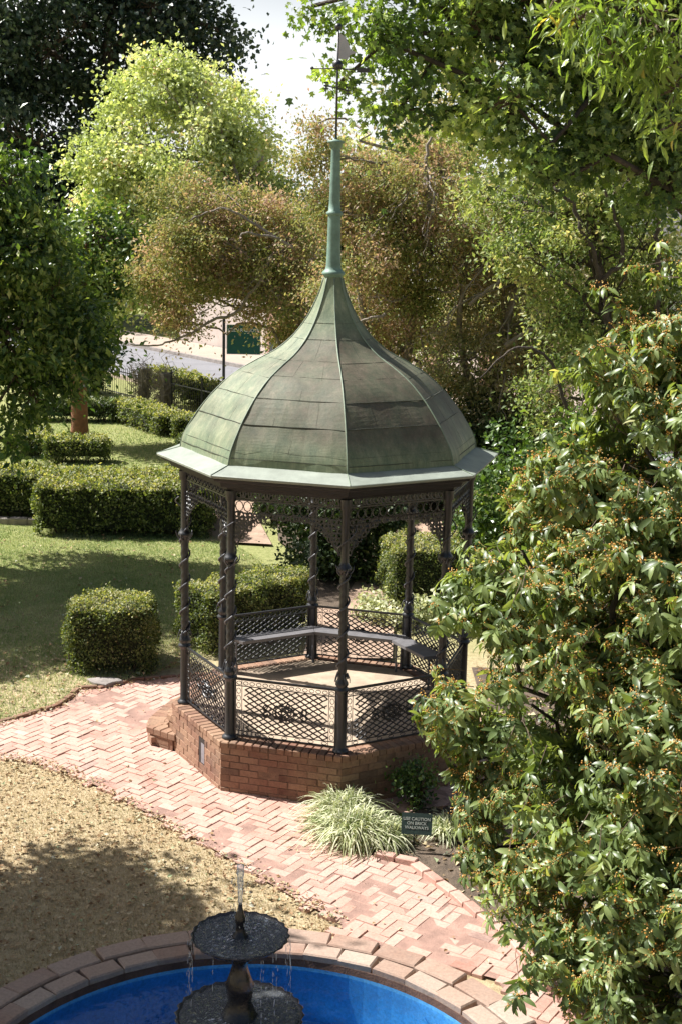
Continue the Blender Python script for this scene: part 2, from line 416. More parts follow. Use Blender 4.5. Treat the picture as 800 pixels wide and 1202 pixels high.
def enrich(lobes):
    """add ragged side bulges and drooping sprays to every mass of the crown"""
    out = [tuple(l) for l in lobes]
    for l in lobes:
        for j in range(10):
            d = rdir(1)[0]; d[2] *= .85; r = l[3] * rng.uniform(.2, .5); q = rng.uniform(.85, 1.2)
            out.append((l[0] + d[0] * l[3] * q, l[1] + d[1] * l[3] * q, l[2] + d[2] * l[3] * q, r))
    return np.array(out)
def cluster_points(lobes, ncl, npl, sig, flat=.6, shell=.5, gaps=-1.3):
    L = enrich(lobes); w = L[:, 3] ** 1.8; w /= w.sum()
    idx = rng.choice(len(L), ncl, p=w)
    d = rdir(ncl); rad = L[idx, 3] * (shell + (1 - shell) * rng.uniform(0, 1, ncl) ** .6)
    # uneven outline
    rad *= 1 + .14 * np.sin(d[:, 0] * 7 + L[idx, 0] * 3) + .1 * np.sin(d[:, 2] * 9 + d[:, 1] * 5)
    C = L[idx, :3] + d * rad[:, None] * np.array([1, 1, .92])
    s0 = 1.9 / float(np.mean(np.array(lobes)[:, 3])) ** .6
    gp_ = np.sin(C[:, 0] * 3.1 * s0 + 1.7 * np.sin(C[:, 2] * 1.9 * s0)) * np.sin(C[:, 1] * 2.7 * s0 + 2) + np.sin(C[:, 2] * 3.3 * s0 + C[:, 0] * 1.3 * s0)
    kp = gp_ > gaps; C, d, idx, rad = C[kp], d[kp], idx[kp], rad[kp]; ncl = len(C)
    k = np.repeat(np.arange(ncl), npl)
    ct = np.clip(.5 + .44 * np.sin(C[:, 0] * 1.5 * s0 + 2.2 * np.sin(C[:, 2] * 1.1 * s0)) * np.cos(C[:, 2] * 1.7 * s0 + C[:, 1]) + rng.normal(0, .17, ncl), 0, 1)
    P = C[k] + rng.normal(size=(len(k), 3)) * sig * np.array([1, 1, flat])
    P += rng.normal(size=P.shape) * sig * (rng.uniform(0, 1, (len(P), 1)) < .12) * 1.8
    return C, idx, P, d[k], ct[k]

def limb(g, a, b, r0, r1, wob=.12, n=7, tint=.5, sides=6):
    a = np.array(a, float); b = np.array(b, float); L = np.linalg.norm(b - a)
    t = np.linspace(0, 1, n)[:, None]
    w = np.zeros((n, 3)); w[1:-1] = rng.normal(size=(n - 2, 3)) * wob * L / n
    sag = np.array([0, 0, .12 * L]) * (t * (1 - t)) * 2
    tube(g, a + (b - a) * t + w + sag, np.linspace(r0, r1, n), sides, tint)

def tree(name, label, cat, base, trunk, r0, lobes, mat, bark, size, ncl, npl, sig, tpl=LEAF, group=None,
         limbs=(), up=.55, droop=.25, flat=.6, shell=.5, gaps=-.75, nbr=0, twigs=True, crown='crown', tsd=.22, mat2=None, split=None, extra_trunks=()):
    root = thing(name, label, cat, tuple(base), group)
    g = Geo()
    P = spline([base] + list(trunk), 12)
    tube(g, P, np.concatenate([[r0 * 1.35], np.linspace(r0 * 1.08, r0 * .55, 11)]), 10)
    for et in extra_trunks:
        Q = spline([base] + list(et), 10); tube(g, Q, np.linspace(r0 * .9, r0 * .4, 10), 8)
    top = P[-1]
    L = np.array(lobes)
    nodes = [P[5], P[7], P[9], P[11]]
    for l in L:
        a = min(nodes, key=lambda q: np.linalg.norm(q - l[:3]) + (2 if q[2] > l[2] else 0))
        limb(g, a, l[:3], r0 * .38, r0 * .12, .5, 9)
    if nbr:
        for j in range(nbr):
            l = L[rng.integers(len(L))]; d = rdir(1)[0]; d[1] = -abs(d[1]) - .5; d = unit(d); e = l[:3] + d * l[3] * 1.0
            a = nodes[rng.integers(1, 4)]
            mid = (a + e) / 2 + rng.normal(size=3) * .25 * l[3] + np.array([0, -.4, 0]) * l[3]
            q = spline([a, mid, e], 14); q[1:-1] += rng.normal(size=(12, 3)) * .03
            tube(g, q, np.linspace(r0 * .24, .008, 14), 5)
            for m_i in (5, 8, 11):
                e2 = q[m_i] + unit(rng.normal(size=3) * .6 + (e - a)) * l[3] * .6
                limb(g, q[m_i], e2, r0 * .09, .005, .5, 7, sides=4)
    for pl, rr in limbs:
        q = spline(pl, 5 * len(pl)); q[1:-1] += rng.normal(size=(len(q) - 2, 3)) * rr * .35
        tube(g, q, np.linspace(rr, rr * .4, len(q)), 6)
    C, idx, Pt, out, ct = cluster_points([(a, b, c, d * .9) for a, b, c, d in lobes], ncl, npl, sig, flat, shell, gaps)
    ncl = len(C)
    part(g, 'trunk', bark, root, True)
    if twigs:
        g = Geo()
        for i in range(0, ncl, max(1, ncl // 260)):
            o_ = L[np.argmin(np.linalg.norm(L[:, :3] - C[i], axis=1)), :3]
            limb(g, o_ + (C[i] - o_) * .1, C[i], r0 * .07 + .006, .004, .6, 5, sides=3)
        tag(part(g, 'twigs', M['twig'] if bark is not M['bark_pale'] else M['bark_pale'], root), kind='stuff')
    g = Geo()
    n = len(Pt)
    nrm = unit(rdir(n) * .75 + np.array([0, 0, up]) + out * .35)
    ax = unit(rdir(n) + out * .6 + np.array([0, 0, -droop]))
    tint = np.clip(ct * (1 - tsd) + rng.normal(0, .12, n) + tsd * rng.uniform(0, 1, n), 0, 1)
    inst(g, *tpl, Pt, frames(ax, nrm), size * rng.uniform(.65, 1.3, n), tint)
    part(g, crown, mat, root)
    return root

# ------------------------------------------------------------------ camera, light, world
cd = bpy.data.cameras.new('camera'); cam = bpy.data.objects.new('camera', cd); COL.objects.link(cam)
cd.sensor_fit = 'VERTICAL'; cd.sensor_height = 24; cd.lens = 24 * 1664.36 / 1202; cd.clip_start = .1; cd.clip_end = 2000
pitch, yaw, roll = .2104, .0090, .0223
fw = np.array([sin(yaw) * cos(pitch), cos(yaw) * cos(pitch), -sin(pitch)])
r_ = np.array([cos(yaw), -sin(yaw), 0]); u_ = np.cross(r_, fw)
r2 = cos(roll) * r_ + sin(roll) * u_; u2 = -sin(roll) * r_ + cos(roll) * u_
from mathutils import Matrix
cam.matrix_world = Matrix(((r2[0], u2[0], -fw[0], 0), (r2[1], u2[1], -fw[1], -15.1187), (r2[2], u2[2], -fw[2], 5.9695), (0, 0, 0, 1)))
SC.camera = cam

EL = radians(50); SAZ = np.array([-.925, .38]); SAZ = SAZ / np.linalg.norm(SAZ)
sd = np.array([SAZ[0] * cos(EL), SAZ[1] * cos(EL), sin(EL)])
from mathutils import Vector
ld = bpy.data.lights.new('sun', 'SUN'); ld.energy = 5.0; ld.angle = radians(.53); ld.color = (1, .972, .93)
lo = bpy.data.objects.new('sun', ld); COL.objects.link(lo)
lo.rotation_euler = Vector(sd).to_track_quat('Z', 'Y').to_euler(); lo.location = (-10, 8, 20)
w = bpy.data.worlds.new('World'); SC.world = w; w.use_nodes = True
nt = w.node_tree; bg = nt.nodes['Background']
sky = nt.nodes.new('ShaderNodeTexSky'); sky.sky_type = 'NISHITA'; sky.sun_disc = False
sky.sun_elevation = EL; sky.sun_rotation = math.atan2(SAZ[0], SAZ[1]); sky.air_density = 1.0; sky.dust_density = 3.5; sky.ozone_density = .6
# milky bright haze low over the horizon, clear above
tcw = N(nt, 'ShaderNodeTexCoord'); spw = N(nt, 'ShaderNodeSeparateXYZ'); lk(nt, tcw, 'Generated', spw, 0)
hz = ramp(nt, [(.0, (1, 1, 1)), (.11, (.9, .9, .9)), (.19, (0, 0, 0))]); lk(nt, spw, 2, hz, 'Fac')
cln = noise(nt, 2.2, 5, .6, (tcw, 'Generated')); clr = ramp(nt, [(.35, (.75, .75, .75)), (.6, (1, 1, 1))]); lk(nt, cln, 'Fac', clr, 'Fac')
hm = N(nt, 'ShaderNodeMath', operation='MULTIPLY'); lk(nt, hz, 'Color', hm, 0); lk(nt, clr, 'Color', hm, 1)
side = ramp(nt, [(.45, (0, 0, 0)), (.75, (1, 1, 1))])      # added haze kept to the far side, so camera-facing shade stays darker
mrs = N(nt, 'ShaderNodeMapRange'); mrs.inputs[1].default_value = -1; mrs.inputs[2].default_value = 1; lk(nt, spw, 1, mrs, 0); lk(nt, mrs, 0, side, 'Fac')
hm2 = N(nt, 'ShaderNodeMath', operation='MULTIPLY'); lk(nt, hm, 0, hm2, 0); lk(nt, side, 'Color', hm2, 1)
wm = mix(nt, (sky, 0), (12.5, 12.8, 13.1), (hm2, 0))
nt.links.new(wm.outputs[2], bg.inputs[0]); bg.inputs[1].default_value = .05
SC.view_settings.view_transform = 'Standard'; SC.view_settings.look = 'None'
SC.view_settings.exposure = 1.06; SC.view_settings.gamma = 1

# ------------------------------------------------------------------ ground
PC = np.array([-.506, -6.55]); PR = 1.95       # the round pool
g = Geo()
rings = [2.14, 2.6, 3.2, 4, 5, 6.5, 8, 10, 13, 17, 22, 30, 42, 60, 90, 150, 300, 700]
n = 128; V = []
for r in rings:
    for i in range(n):
        t = 2 * pi * i / n; x = PC[0] + r * cos(t); y = PC[1] + r * sin(t)
        V.append((x, y, 0))
Q = [(a * n + i, a * n + (i + 1) % n, (a + 1) * n + (i + 1) % n, (a + 1) * n + i) for a in range(len(rings) - 1) for i in range(n)]
g.add(V, Q)
tag(g.build('ground', M['lawn']), kind='structure')

# raised lawn bank behind the path (a few cm above the paving)
path_up = [(-6.5, -1.2), (-5.0, -.4), (-3.9, .42), (-3.77, .52), (-3.4, .89), (-3.19, 1.13), (-3.1, 1.44), (-3.05, 1.76), (-2.75, 1.84), (-2.41, 2.12), (-1.83, 2.3), (-1.0, 2.5), (.2, 2.55)]
PATH = path_up + [(1.2, 2.2), (1.9, 1.0), (1.9, -.6), (1.35, -1.55), (.62, -1.75), (.2, -1.9), (.12, -2.3), (.5, -2.79), (.82, -2.95), (1.6, -4.33), (1.97, -5.48), (2.3, -7.5), (2.3, -10), (1.2, -10),
        (1.2, -8.6), (1.9, -6.6), (1.4, -4.9), (.14, -4.26), (.18, -4.02), (-.19, -3.65), (-.59, -3.18), (-1.24, -2.4), (-1.66, -1.97), (-2.19, -1.39), (-2.68, -.9), (-3.12, -.61), (-3.53, -.51), (-4.6, -.6), (-6.5, -1.9)]
# lawn bank
g = Geo()
outer = [(-12, -3), (-12, 10.2), (-12, 12), (-4, 10.2), (0, 9)]
bank = path_up[:-3] + [(-1.9, 3.1), (-1.6, 5), (-1.2, 8), (-2, 10.0), (-5, 10.2), (-12, 11.5), (-12, -4.6)]
def earclip(poly):
    from mathutils.geometry import tessellate_polygon
    return tessellate_polygon([[Vector((x, y, 0)) for x, y in poly]])
zt = .045
m_ = len(bank)
V = [(x, y, zt) for x, y in bank] + [(x, y, 0) for x, y in bank]
T = earclip(bank)
tri = []
for a, b, c in T:
    p = [np.array(bank[i]) for i in (a, b, c)]
    cr = (p[1] - p[0])[0] * (p[2] - p[0])[1] - (p[1] - p[0])[1] * (p[2] - p[0])[0]
    tri.append((a, b, c) if cr > 0 else (a, c, b))
g.add(V, [(i, (i + 1) % m_, (i + 1) % m_ + m_, i + m_) for i in range(m_)], tri)
tag(g.build('lawn', M['lawn']), kind='structure')

# soil under path, planting bed
g = Geo(); T = earclip(PATH); tri = []
for a, b, c in T:
    p = [np.array(PATH[i]) for i in (a, b, c)]
    cr = (p[1] - p[0])[0] * (p[2] - p[0])[1] - (p[1] - p[0])[1] * (p[2] - p[0])[0]
    tri.append((a, b, c) if cr > 0 else (a, c, b))
g.add([(x, y, .027) for x, y in PATH], None, tri)
tag(g.build('path_bedding', M['sandjoint']), kind='structure')
bed = [(.15, -1.95), (.14, -2.4), (.5, -2.75), (.85, -2.9), (1.65, -4.33), (2.02, -5.48), (2.35, -7.5), (2.35, -10), (8, -10), (8, 3), (1.95, 3), (1.95, -.6), (1.4, -1.55), (.62, -1.7)]
g = Geo(); tri = []
for a, b, c in earclip(bed):
    p = [np.array(bed[i]) for i in (a, b, c)]
    cr = (p[1] - p[0])[0] * (p[2] - p[0])[1] - (p[1] - p[0])[1] * (p[2] - p[0])[0]
    tri.append((a, b, c) if cr > 0 else (a, c, b))
g.add([(x, y, .012) for x, y in bed], None, tri)
tag(g.build('planting_bed', M['soil']), kind='structure')

# herringbone paving: real bricks, slightly uneven
g = Geo(); bl, bw = .205, .1025
ang = radians(57); ca, sa = cos(ang), sin(ang)
for ix in range(-110, 111):
    for iy in range(-110, 111):
        k = (ix - iy) % 4
        if k == 0: cx, cy, r = ix + 1, iy + .5, 0
        elif k == 3: cx, cy, r = ix + .5, iy + 1, pi / 2
        else: continue
        X = (cx * bw) * ca - (cy * bw) * sa - .5; Y = (cx * bw) * sa + (cy * bw) * ca - 2
        if X < -6.4 or X > 2.4 or Y < -9.5 or Y > 2.7: continue
        if not inside(PATH, X, Y): continue
        if math.hypot(X - PC[0], Y - PC[1]) < 2.40: continue
        if math.hypot(X, Y) < 1.48: continue
        hz = .012 * sin(X * 1.7 + Y * 2.3) + .006 * sin(X * 5.1 - Y * 4.2)
        sunk = random.random() < .03
        z = .034 + hz * .5 + random.gauss(0, .003) - (.012 if sunk else 0)
        brick(g, (X + random.gauss(0, .0015), Y + random.gauss(0, .0015), z - .03), (bl - .003 - random.random() ** 3 * .012, bw - .003 - random.random() ** 3 * .012, .06), ang + r + random.gauss(0, .012),
              random.gauss(0, .012) + (random.gauss(0, .07) if random.random() < .14 else 0), random.gauss(0, .008), .004, min(1, max(0, random.gauss(.5, .2))))
tag(g.build('brick_path', M['paver']), kind='structure')
# edging along the bank: low uneven stones, and a brick soldier edge by the bed
g = Geo()
def along(pts, step):
    P = np.array(pts, float); d = np.r_[0, np.cumsum(np.linalg.norm(np.diff(P, axis=0), axis=1))]
    out = []
    s = step / 2
    while s < d[-1]:
        i = min(np.searchsorted(d, s) - 1, len(P) - 2); f = (s - d[i]) / (d[i + 1] - d[i])
        q = P[i] + (P[i + 1] - P[i]) * f; t = P[i + 1] - P[i]
        out.append((q[0], q[1], math.atan2(t[1], t[0]))); s += step
    return out
for x, y, a in along(path_up, .215):
    brick(g, (x - .03 * sin(a) + random.gauss(0, .006), y + .03 * cos(a), .024), (.2, .07, .07 + random.random() * .012), a + random.gauss(0, .05), random.gauss(0, .05), random.gauss(0, .03), .008, random.uniform(0, .45))
tag(g.build('path_edging', M['plinthbrick']), kind='structure')
g = Geo()
for x, y, a in along([(.5, -2.75), (.83, -2.9), (1.6, -4.3), (1.98, -5.48), (2.31, -7.5)], .215):
    brick(g, (x, y, .035), (.2, .1, .09), a + random.gauss(0, .03), random.gauss(0, .04), random.gauss(0, .03), .008, random.uniform(.1, .8))
tag(g.build('bed_edging', M['paver']), kind='structure')

# dirt tracks behind the gazebo
def sheet(name, poly, z, mat):
    g = Geo(); tri = []
    for a, b, c in earclip(poly):
        p = [np.array(poly[i]) for i in (a, b, c)]
        cr = (p[1] - p[0])[0] * (p[2] - p[0])[1] - (p[1] - p[0])[1] * (p[2] - p[0])[0]
        tri.append((a, b, c) if cr > 0 else (a, c, b))
    g.add([(x, y, z) for x, y in poly], None, tri)
    return tag(g.build(name, mat), kind='structure')
sheet('dirt_path', [(-.3, 3.2), (.9, 3.2), (1.0, 5.0), (.95, 6.8), (1.9, 9.5), (3.4, 11.5), (5, 13), (5, 13.6), (2.0, 12.0), (1.2, 11.0), (.9, 10.2), (.3, 8.0), (-.2, 5.5)], .05, M['dirt'])
sheet('dirt_track', [(-9, 13.6), (-9, 12.5), (-2.4, 12.5), (-2.2, 9.9), (-1.0, 9.7), (-1.5, 12.6), (-1.5, 13.5)], .05, M['dirt'])
sheet('shrub_bed', [(-.25, 8.4), (-.2, 5.6), (.2, 5.6), (.9, 10.0), (.35, 12), (-1.0, 12), (-.9, 10)], .052, M['soil'])

# ------------------------------------------------------------------ grass, litter
TV = np.array([(-.5, 0, 0), (.5, 0, 0), (.18, 0, 1), (-.05, .25, 1.0)])
def blades(name, poly, n, h, wd, mat, excl=None, tr=(0, 1), z0=.0):
    P = np.array(poly); lo_, hi_ = P.min(0), P.max(0)
    X = rng.uniform(lo_[0], hi_[0], n); Y = rng.uniform(lo_[1], hi_[1], n)
    k = inside_np(poly, X, Y)
    if excl is not None: k &= ~excl(X, Y)
    X, Y = X[k], Y[k]; n = len(X)
    a = rng.uniform(0, 2 * pi, n); lean = rng.uniform(.1, .9, n); H = h * rng.uniform(.5, 1.4, n)
    ux, uy = np.cos(a), np.sin(a); vx, vy = -uy, ux
    z = np.full(n, z0)
    b0 = np.stack([X - ux * wd, Y - uy * wd, z], 1); b1 = np.stack([X + ux * wd, Y + uy * wd, z], 1)
    tp = np.stack([X + vx * lean * H, Y + vy * lean * H, z + H * np.sqrt(1 - lean ** 2 * .8)], 1)
    V = np.stack([b0, b1, tp], 1).reshape(-1, 3)
    g = Geo(); patch = .5 + .4 * np.sin(X * 2.1 + 1.3 * np.sin(Y * 1.7)) * np.cos(Y * 1.9) + .25 * np.sin(X * 6.3 + 2 * np.sin(Y * 4.1)) * np.sin(Y * 5.7)
    g.add(V, None, np.arange(3 * n).reshape(-1, 3), np.repeat(np.clip(patch * .6 + rng.uniform(-.1, .5, n), 0, 1), 3))
    return g.build(name, mat)
M['grassdry'] = leafmat('grass_dry', [(0, (.22, .23, .095)), (.35, (.42, .335, .19)), (.7, (.57, .46, .30)), (1, (.36, .25, .15))], .25, .8, (1.1, 1.1, .8), .1)
M['grassgreen'] = leafmat('grass_green', [(0, (0.156, 0.241, 0.085)), (.45, (0.29, 0.369, 0.156)), (.8, (0.431, 0.468, 0.253)), (1, (0.554, 0.528, 0.337))], .3, .8, (1.2, 1.2, .7), .1)
lowlawn = [(-6.4, -1.95), (-4.6, -.65), (-3.53, -.56), (-3.12, -.66), (-2.68, -.95), (-2.19, -1.44), (-1.66, -2.02), (-1.24, -2.45), (-.59, -3.23), (-.19, -3.7), (.13, -4.07), (.1, -4.35), (-.5, -4.6), (-2, -5), (-3.2, -7), (-6.4, -8)]
tag(blades('short_grass', lowlawn, 150000, .028, .0028, M['grassdry'], lambda X, Y: np.hypot(X - PC[0], Y - PC[1]) < 2.42), 'short dry straw-coloured grass between the path and the blue pool', 'grass', kind='stuff')
backlawn = path_up[:-3] + [(-1.6, 3.1), (-1.4, 5), (-1.1, 8.5), (-2, 10.2), (-5, 10.6), (-9, 11.5), (-9, 0)]
tag(blades('lawn_grass', backlawn, 240000, .038, .0045, M['grassgreen'], z0=.045), 'short yellow-green lawn grass around the clipped hedges', 'grass', kind='stuff')
far = [(-10, 12.2), (-2.3, 12.2), (-2.0, 22), (-4.3, 23.5), (-5.6, 25), (-8, 24), (-12, 24), (-12, 12.2)]
tag(blades('far_grass', far, 60000, .05, .008, M['grassgreen']), 'sunlit green grass beyond the long hedge', 'grass', kind='stuff')

def litter(name, n, polyf, size, mat, label, zf):
    g = Geo(); P = []
    X, Y = polyf(n); n = len(X)
    pos = np.stack([X, Y, np.full(n, zf) + rng.uniform(.004, .02, n)], 1)
    nrm = unit(rdir(n) * .45 + np.array([0, 0, 1])); ax = unit(rdir(n) * np.array([1, 1, .2]))
    cl = LEAFB[0].copy(); cl[1, 2] = cl[4, 2] = .16
    inst(g, cl, LEAFB[1], [], pos, frames(ax, nrm), size * rng.uniform(.4, 1.3, n) ** 1.2, rng.uniform(0, 1, n))
    return tag(g.build(name, mat), label, 'leaves', kind='stuff')
M['litter'] = leafmat('fallen_leaves', [(0, (.16, .09, .045)), (.3, (.33, .21, .11)), (.6, (.50, .38, .22)), (.85, (.60, .50, .34)), (.94, (.30, .36, .20)), (1, (.62, .60, .50))], .15, .7, (1.1, 1, .7), .2)
def pts_low(n):
    P = np.array(lowlawn); X = rng.uniform(-4.6, .2, n); Y = rng.uniform(-6, -.4, n)
    k = inside_np(lowlawn, X, Y) & (np.hypot(X - PC[0], Y - PC[1]) > 2.38); return X[k], Y[k]
litter('fallen_leaves', 7500, pts_low, .042, M['litter'], 'dry fallen leaves scattered over the straw-coloured grass by the pool', .014)
def pts_back(n):
    X = rng.uniform(-6.5, -1.3, n); Y = rng.uniform(0, 10, n)
    k = inside_np(backlawn, X, Y) & (rng.uniform(0, 1, n) < np.where(Y < 3.2, 1, .22)); return X[k], Y[k]
litter('fallen_leaves', 3800, pts_back, .06, M['litter'], 'dry leaves lying on the green lawn around the cube hedge', .055)
def pts_path(n):
    a = rng.integers(0, len(path_up) - 2, n); f = rng.uniform(0, 1, n); P = np.array(path_up)
    q = P[a] + (P[a + 1] - P[a]) * f[:, None] + rng.normal(size=(n, 2)) * .07
    q2 = np.array([(rng.uniform(-4, 2.2), rng.uniform(-6, 2)) for _ in range(n // 3)]); q = np.vstack([q[: n // 2], q2])
    k = inside_np(PATH, q[:, 0], q[:, 1]) & (np.hypot(q[:, 0], q[:, 1]) > 1.8) & (np.hypot(q[:, 0] - PC[0], q[:, 1] - PC[1]) > 2.4); return q[k, 0], q[k, 1]
litter('fallen_leaves', 1100, pts_path, .036, M['litter'], 'few dry leaves lying on the brick path', .036)
def pts_edge(n):
    P = np.array([(.18, -4.02), (-.19, -3.65), (-.59, -3.18), (-1.24, -2.4), (-1.66, -1.97), (-2.19, -1.39), (-2.68, -.9), (-3.12, -.61), (-3.53, -.51)])
    a = rng.integers(0, len(P) - 1, n); f = rng.uniform(0, 1, n)
    q = P[a] + (P[a + 1] - P[a]) * f[:, None] + rng.normal(size=(n, 2)) * .06; return q[:, 0], q[:, 1]
def pts_bed(n):
    X = rng.uniform(.2, 6, n); Y = rng.uniform(-9, 3, n); k = inside_np(bed, X, Y); return X[k], Y[k]
litter('fallen_leaves', 5000, pts_bed, .07, M['litter'], 'dry leaves covering the soil under the flowering shrub', .016)
litter('fallen_leaves', 900, pts_edge, .035, M['litter'], 'small leaves and crumbs along the lower edge of the brick path', .03)

# ------------------------------------------------------------------ GAZEBO
A0 = .1092; FZ = .58
def oc(k, R, z=0):
    a = A0 + k * pi / 4
    return np.array([R * sin(a), -R * cos(a), z])
gz = thing('gazebo', 'octagonal iron gazebo with green copper bell-shaped roof on a brick base', 'gazebo', (0, 0, 0))

# brick base
g = Geo(); PRr = 1.69
vent_face = -2
for k in range(-4, 4):
    p, q = oc(k, PRr), oc(k + 1, PRr); L = np.linalg.norm(q - p); d = (q - p) / L; a = math.atan2(d[1], d[0])
    nrm = np.array([d[1], -d[0], 0])
    rows = 7; rh = .073
    for r in range(rows):
        z = .01 + (r + .5) * rh; x = -(.105 if (r + k) % 2 else 0)
        while x < L - .01:
            x0, x1 = max(x, 0), min(x + .2, L)
            if x1 - x0 > .03:
                c = p + d * (x0 + x1) / 2 - nrm * (.05 + random.gauss(0, .002)) + np.array([0, 0, z])
                if k == vent_face and abs((x0 + x1) / 2 - L * .62) < .15 and r in (2, 3, 4, 5):
                    if x0 < L * .62 - .075: x1_ = min(x1, L * .62 - .075)
                    else: x1_ = None
                    if x1_ is None:
                        x0 = max(x0, L * .62 + .075)
                        if x1 - x0 < .02: x += .21; continue
                    else: x1 = x1_
                    if x1 - x0 < .02: x += .21; continue
                    c = p + d * (x0 + x1) / 2 - nrm * .05 + np.array([0, 0, z])
                brick(g, c, (x1 - x0 - .006, .10, rh - .006), a, random.gauss(0, .006), 0, .004, min(1, max(0, random.gauss(.5, .25))))
            x += .21
    # rowlock course on top
    nb = 15
    for i in range(nb):
        c = p + d * (i + .5) * L / nb - nrm * (.094 + random.gauss(0, .002)) + np.array([0, 0, .551])
        brick(g, c, (L / nb - .009, .205, .06), a, random.gauss(0, .012), random.gauss(0, .01), .008, min(1, max(0, random.gauss(.6, .25))))
base_o = part(g, 'brick_base', M['plinthbrick'], gz)
g = Geo()
polyprism(g, [tuple(oc(k, 1.684)[:2]) for k in range(-4, 0)] + [tuple(oc(k, 1.684)[:2]) for k in range(0, 4)], 0, .575 - .05, 0)
part(g, 'mortar_core', M['mortar_dark'], gz)
g = Geo()
polyprism(g, [tuple(oc(k, 1.455)[:2]) for k in range(-4, 4)], .5, .579)
part(g, 'floor', M['floor'], gz)
# vent
p, q = oc(vent_face, PRr), oc(vent_face + 1, PRr); L = np.linalg.norm(q - p); d = (q - p) / L; a = math.atan2(d[1], d[0]); nrm = np.array([d[1], -d[0], 0])
g = Geo(); c = p + d * L * .62 - nrm * .045 + np.array([0, 0, .30]); box(g, c + nrm * .0175, (.148, .05, .285), a)
vt = part(g, 'vent', M['ventdark'], gz)
g = Geo(); box(g, c + d * .026 + nrm * .0395 - np.array([0, 0, .02]), (.08, .01, .22), a); part(g, 'vent_plate', M['vent'], vt)

# posts
def helix(r, z0, z1, pitch, ph, n=None):
    n = n or int((z1 - z0) / pitch * 18); t = np.linspace(0, 1, n)
    th = ph + t * (z1 - z0) / pitch * 2 * pi
    rr = np.asarray(r) if np.ndim(r) else np.full(n, r)
    return np.stack([rr * np.cos(th), rr * np.sin(th), z0 + t * (z1 - z0)], 1)
RP = 1.554
def post(k):
    c = oc(k, RP, FZ)
    g = Geo()
    tw = lambda t, r, z, i: (r * (1 + (.10 * cos(3 * (t - z * 24)) if .8 < z < 1.88 else 0)), z)
    prof = [(.001, 0), (.078, 0), (.078, .025), (.058, .04), (.05, .06), (.047, .62), (.052, .64), (.07, .66), (.07, .675), (.052, .69), (.05, .70), (.062, .715), (.06, .74), (.045, .77)]
    prof += [(.041, z) for z in np.linspace(.79, 1.88, 46)]
    prof += [(.05, 1.89), (.068, 1.905), (.07, 1.925), (.062, 1.94), (.052, 1.955), (.042, 1.975), (.040, 2.0), (.039, 2.5), (.055, 2.53), (.06, 2.62)]
    lathe(g, [(r_ * 1.05, z_) for r_, z_ in prof], c, 14, tw)
    po = part(g, 'post', M['iron'], gz, True)
    g = Geo()
    H = helix(.056, .78, 1.9, .27, k * 1.3); tube(g, H + c, .010, 5)
    H2 = helix(np.linspace(.048, .11, 22), 1.96, 2.35, .42, k * 1.3 + 1, 22); tube(g, H2 + c, np.linspace(.009, .006, 22), 5)
    # leaf scrolls at the collars
    for i in range(5):
        th = i * 2 * pi / 5 + k
        Pp = [(.05 * cos(th), .05 * sin(th), 1.86), (.085 * cos(th), .085 * sin(th), 1.90), (.095 * cos(th + .2), .095 * sin(th + .2), 1.95)]
        tube(g, spline(Pp, 6) + c, np.linspace(.012, .004, 6), 4)
        Pp = [(.05 * cos(th), .05 * sin(th), .84), (.075 * cos(th), .075 * sin(th), .78), (.08 * cos(th + .2), .08 * sin(th + .2), .73)]
        tube(g, spline(Pp, 6) + c, np.linspace(.010, .004, 6), 4)
    part(g, 'post_vine', M['iron_worn'], po, True)
for k in range(-3, 5): post(k)

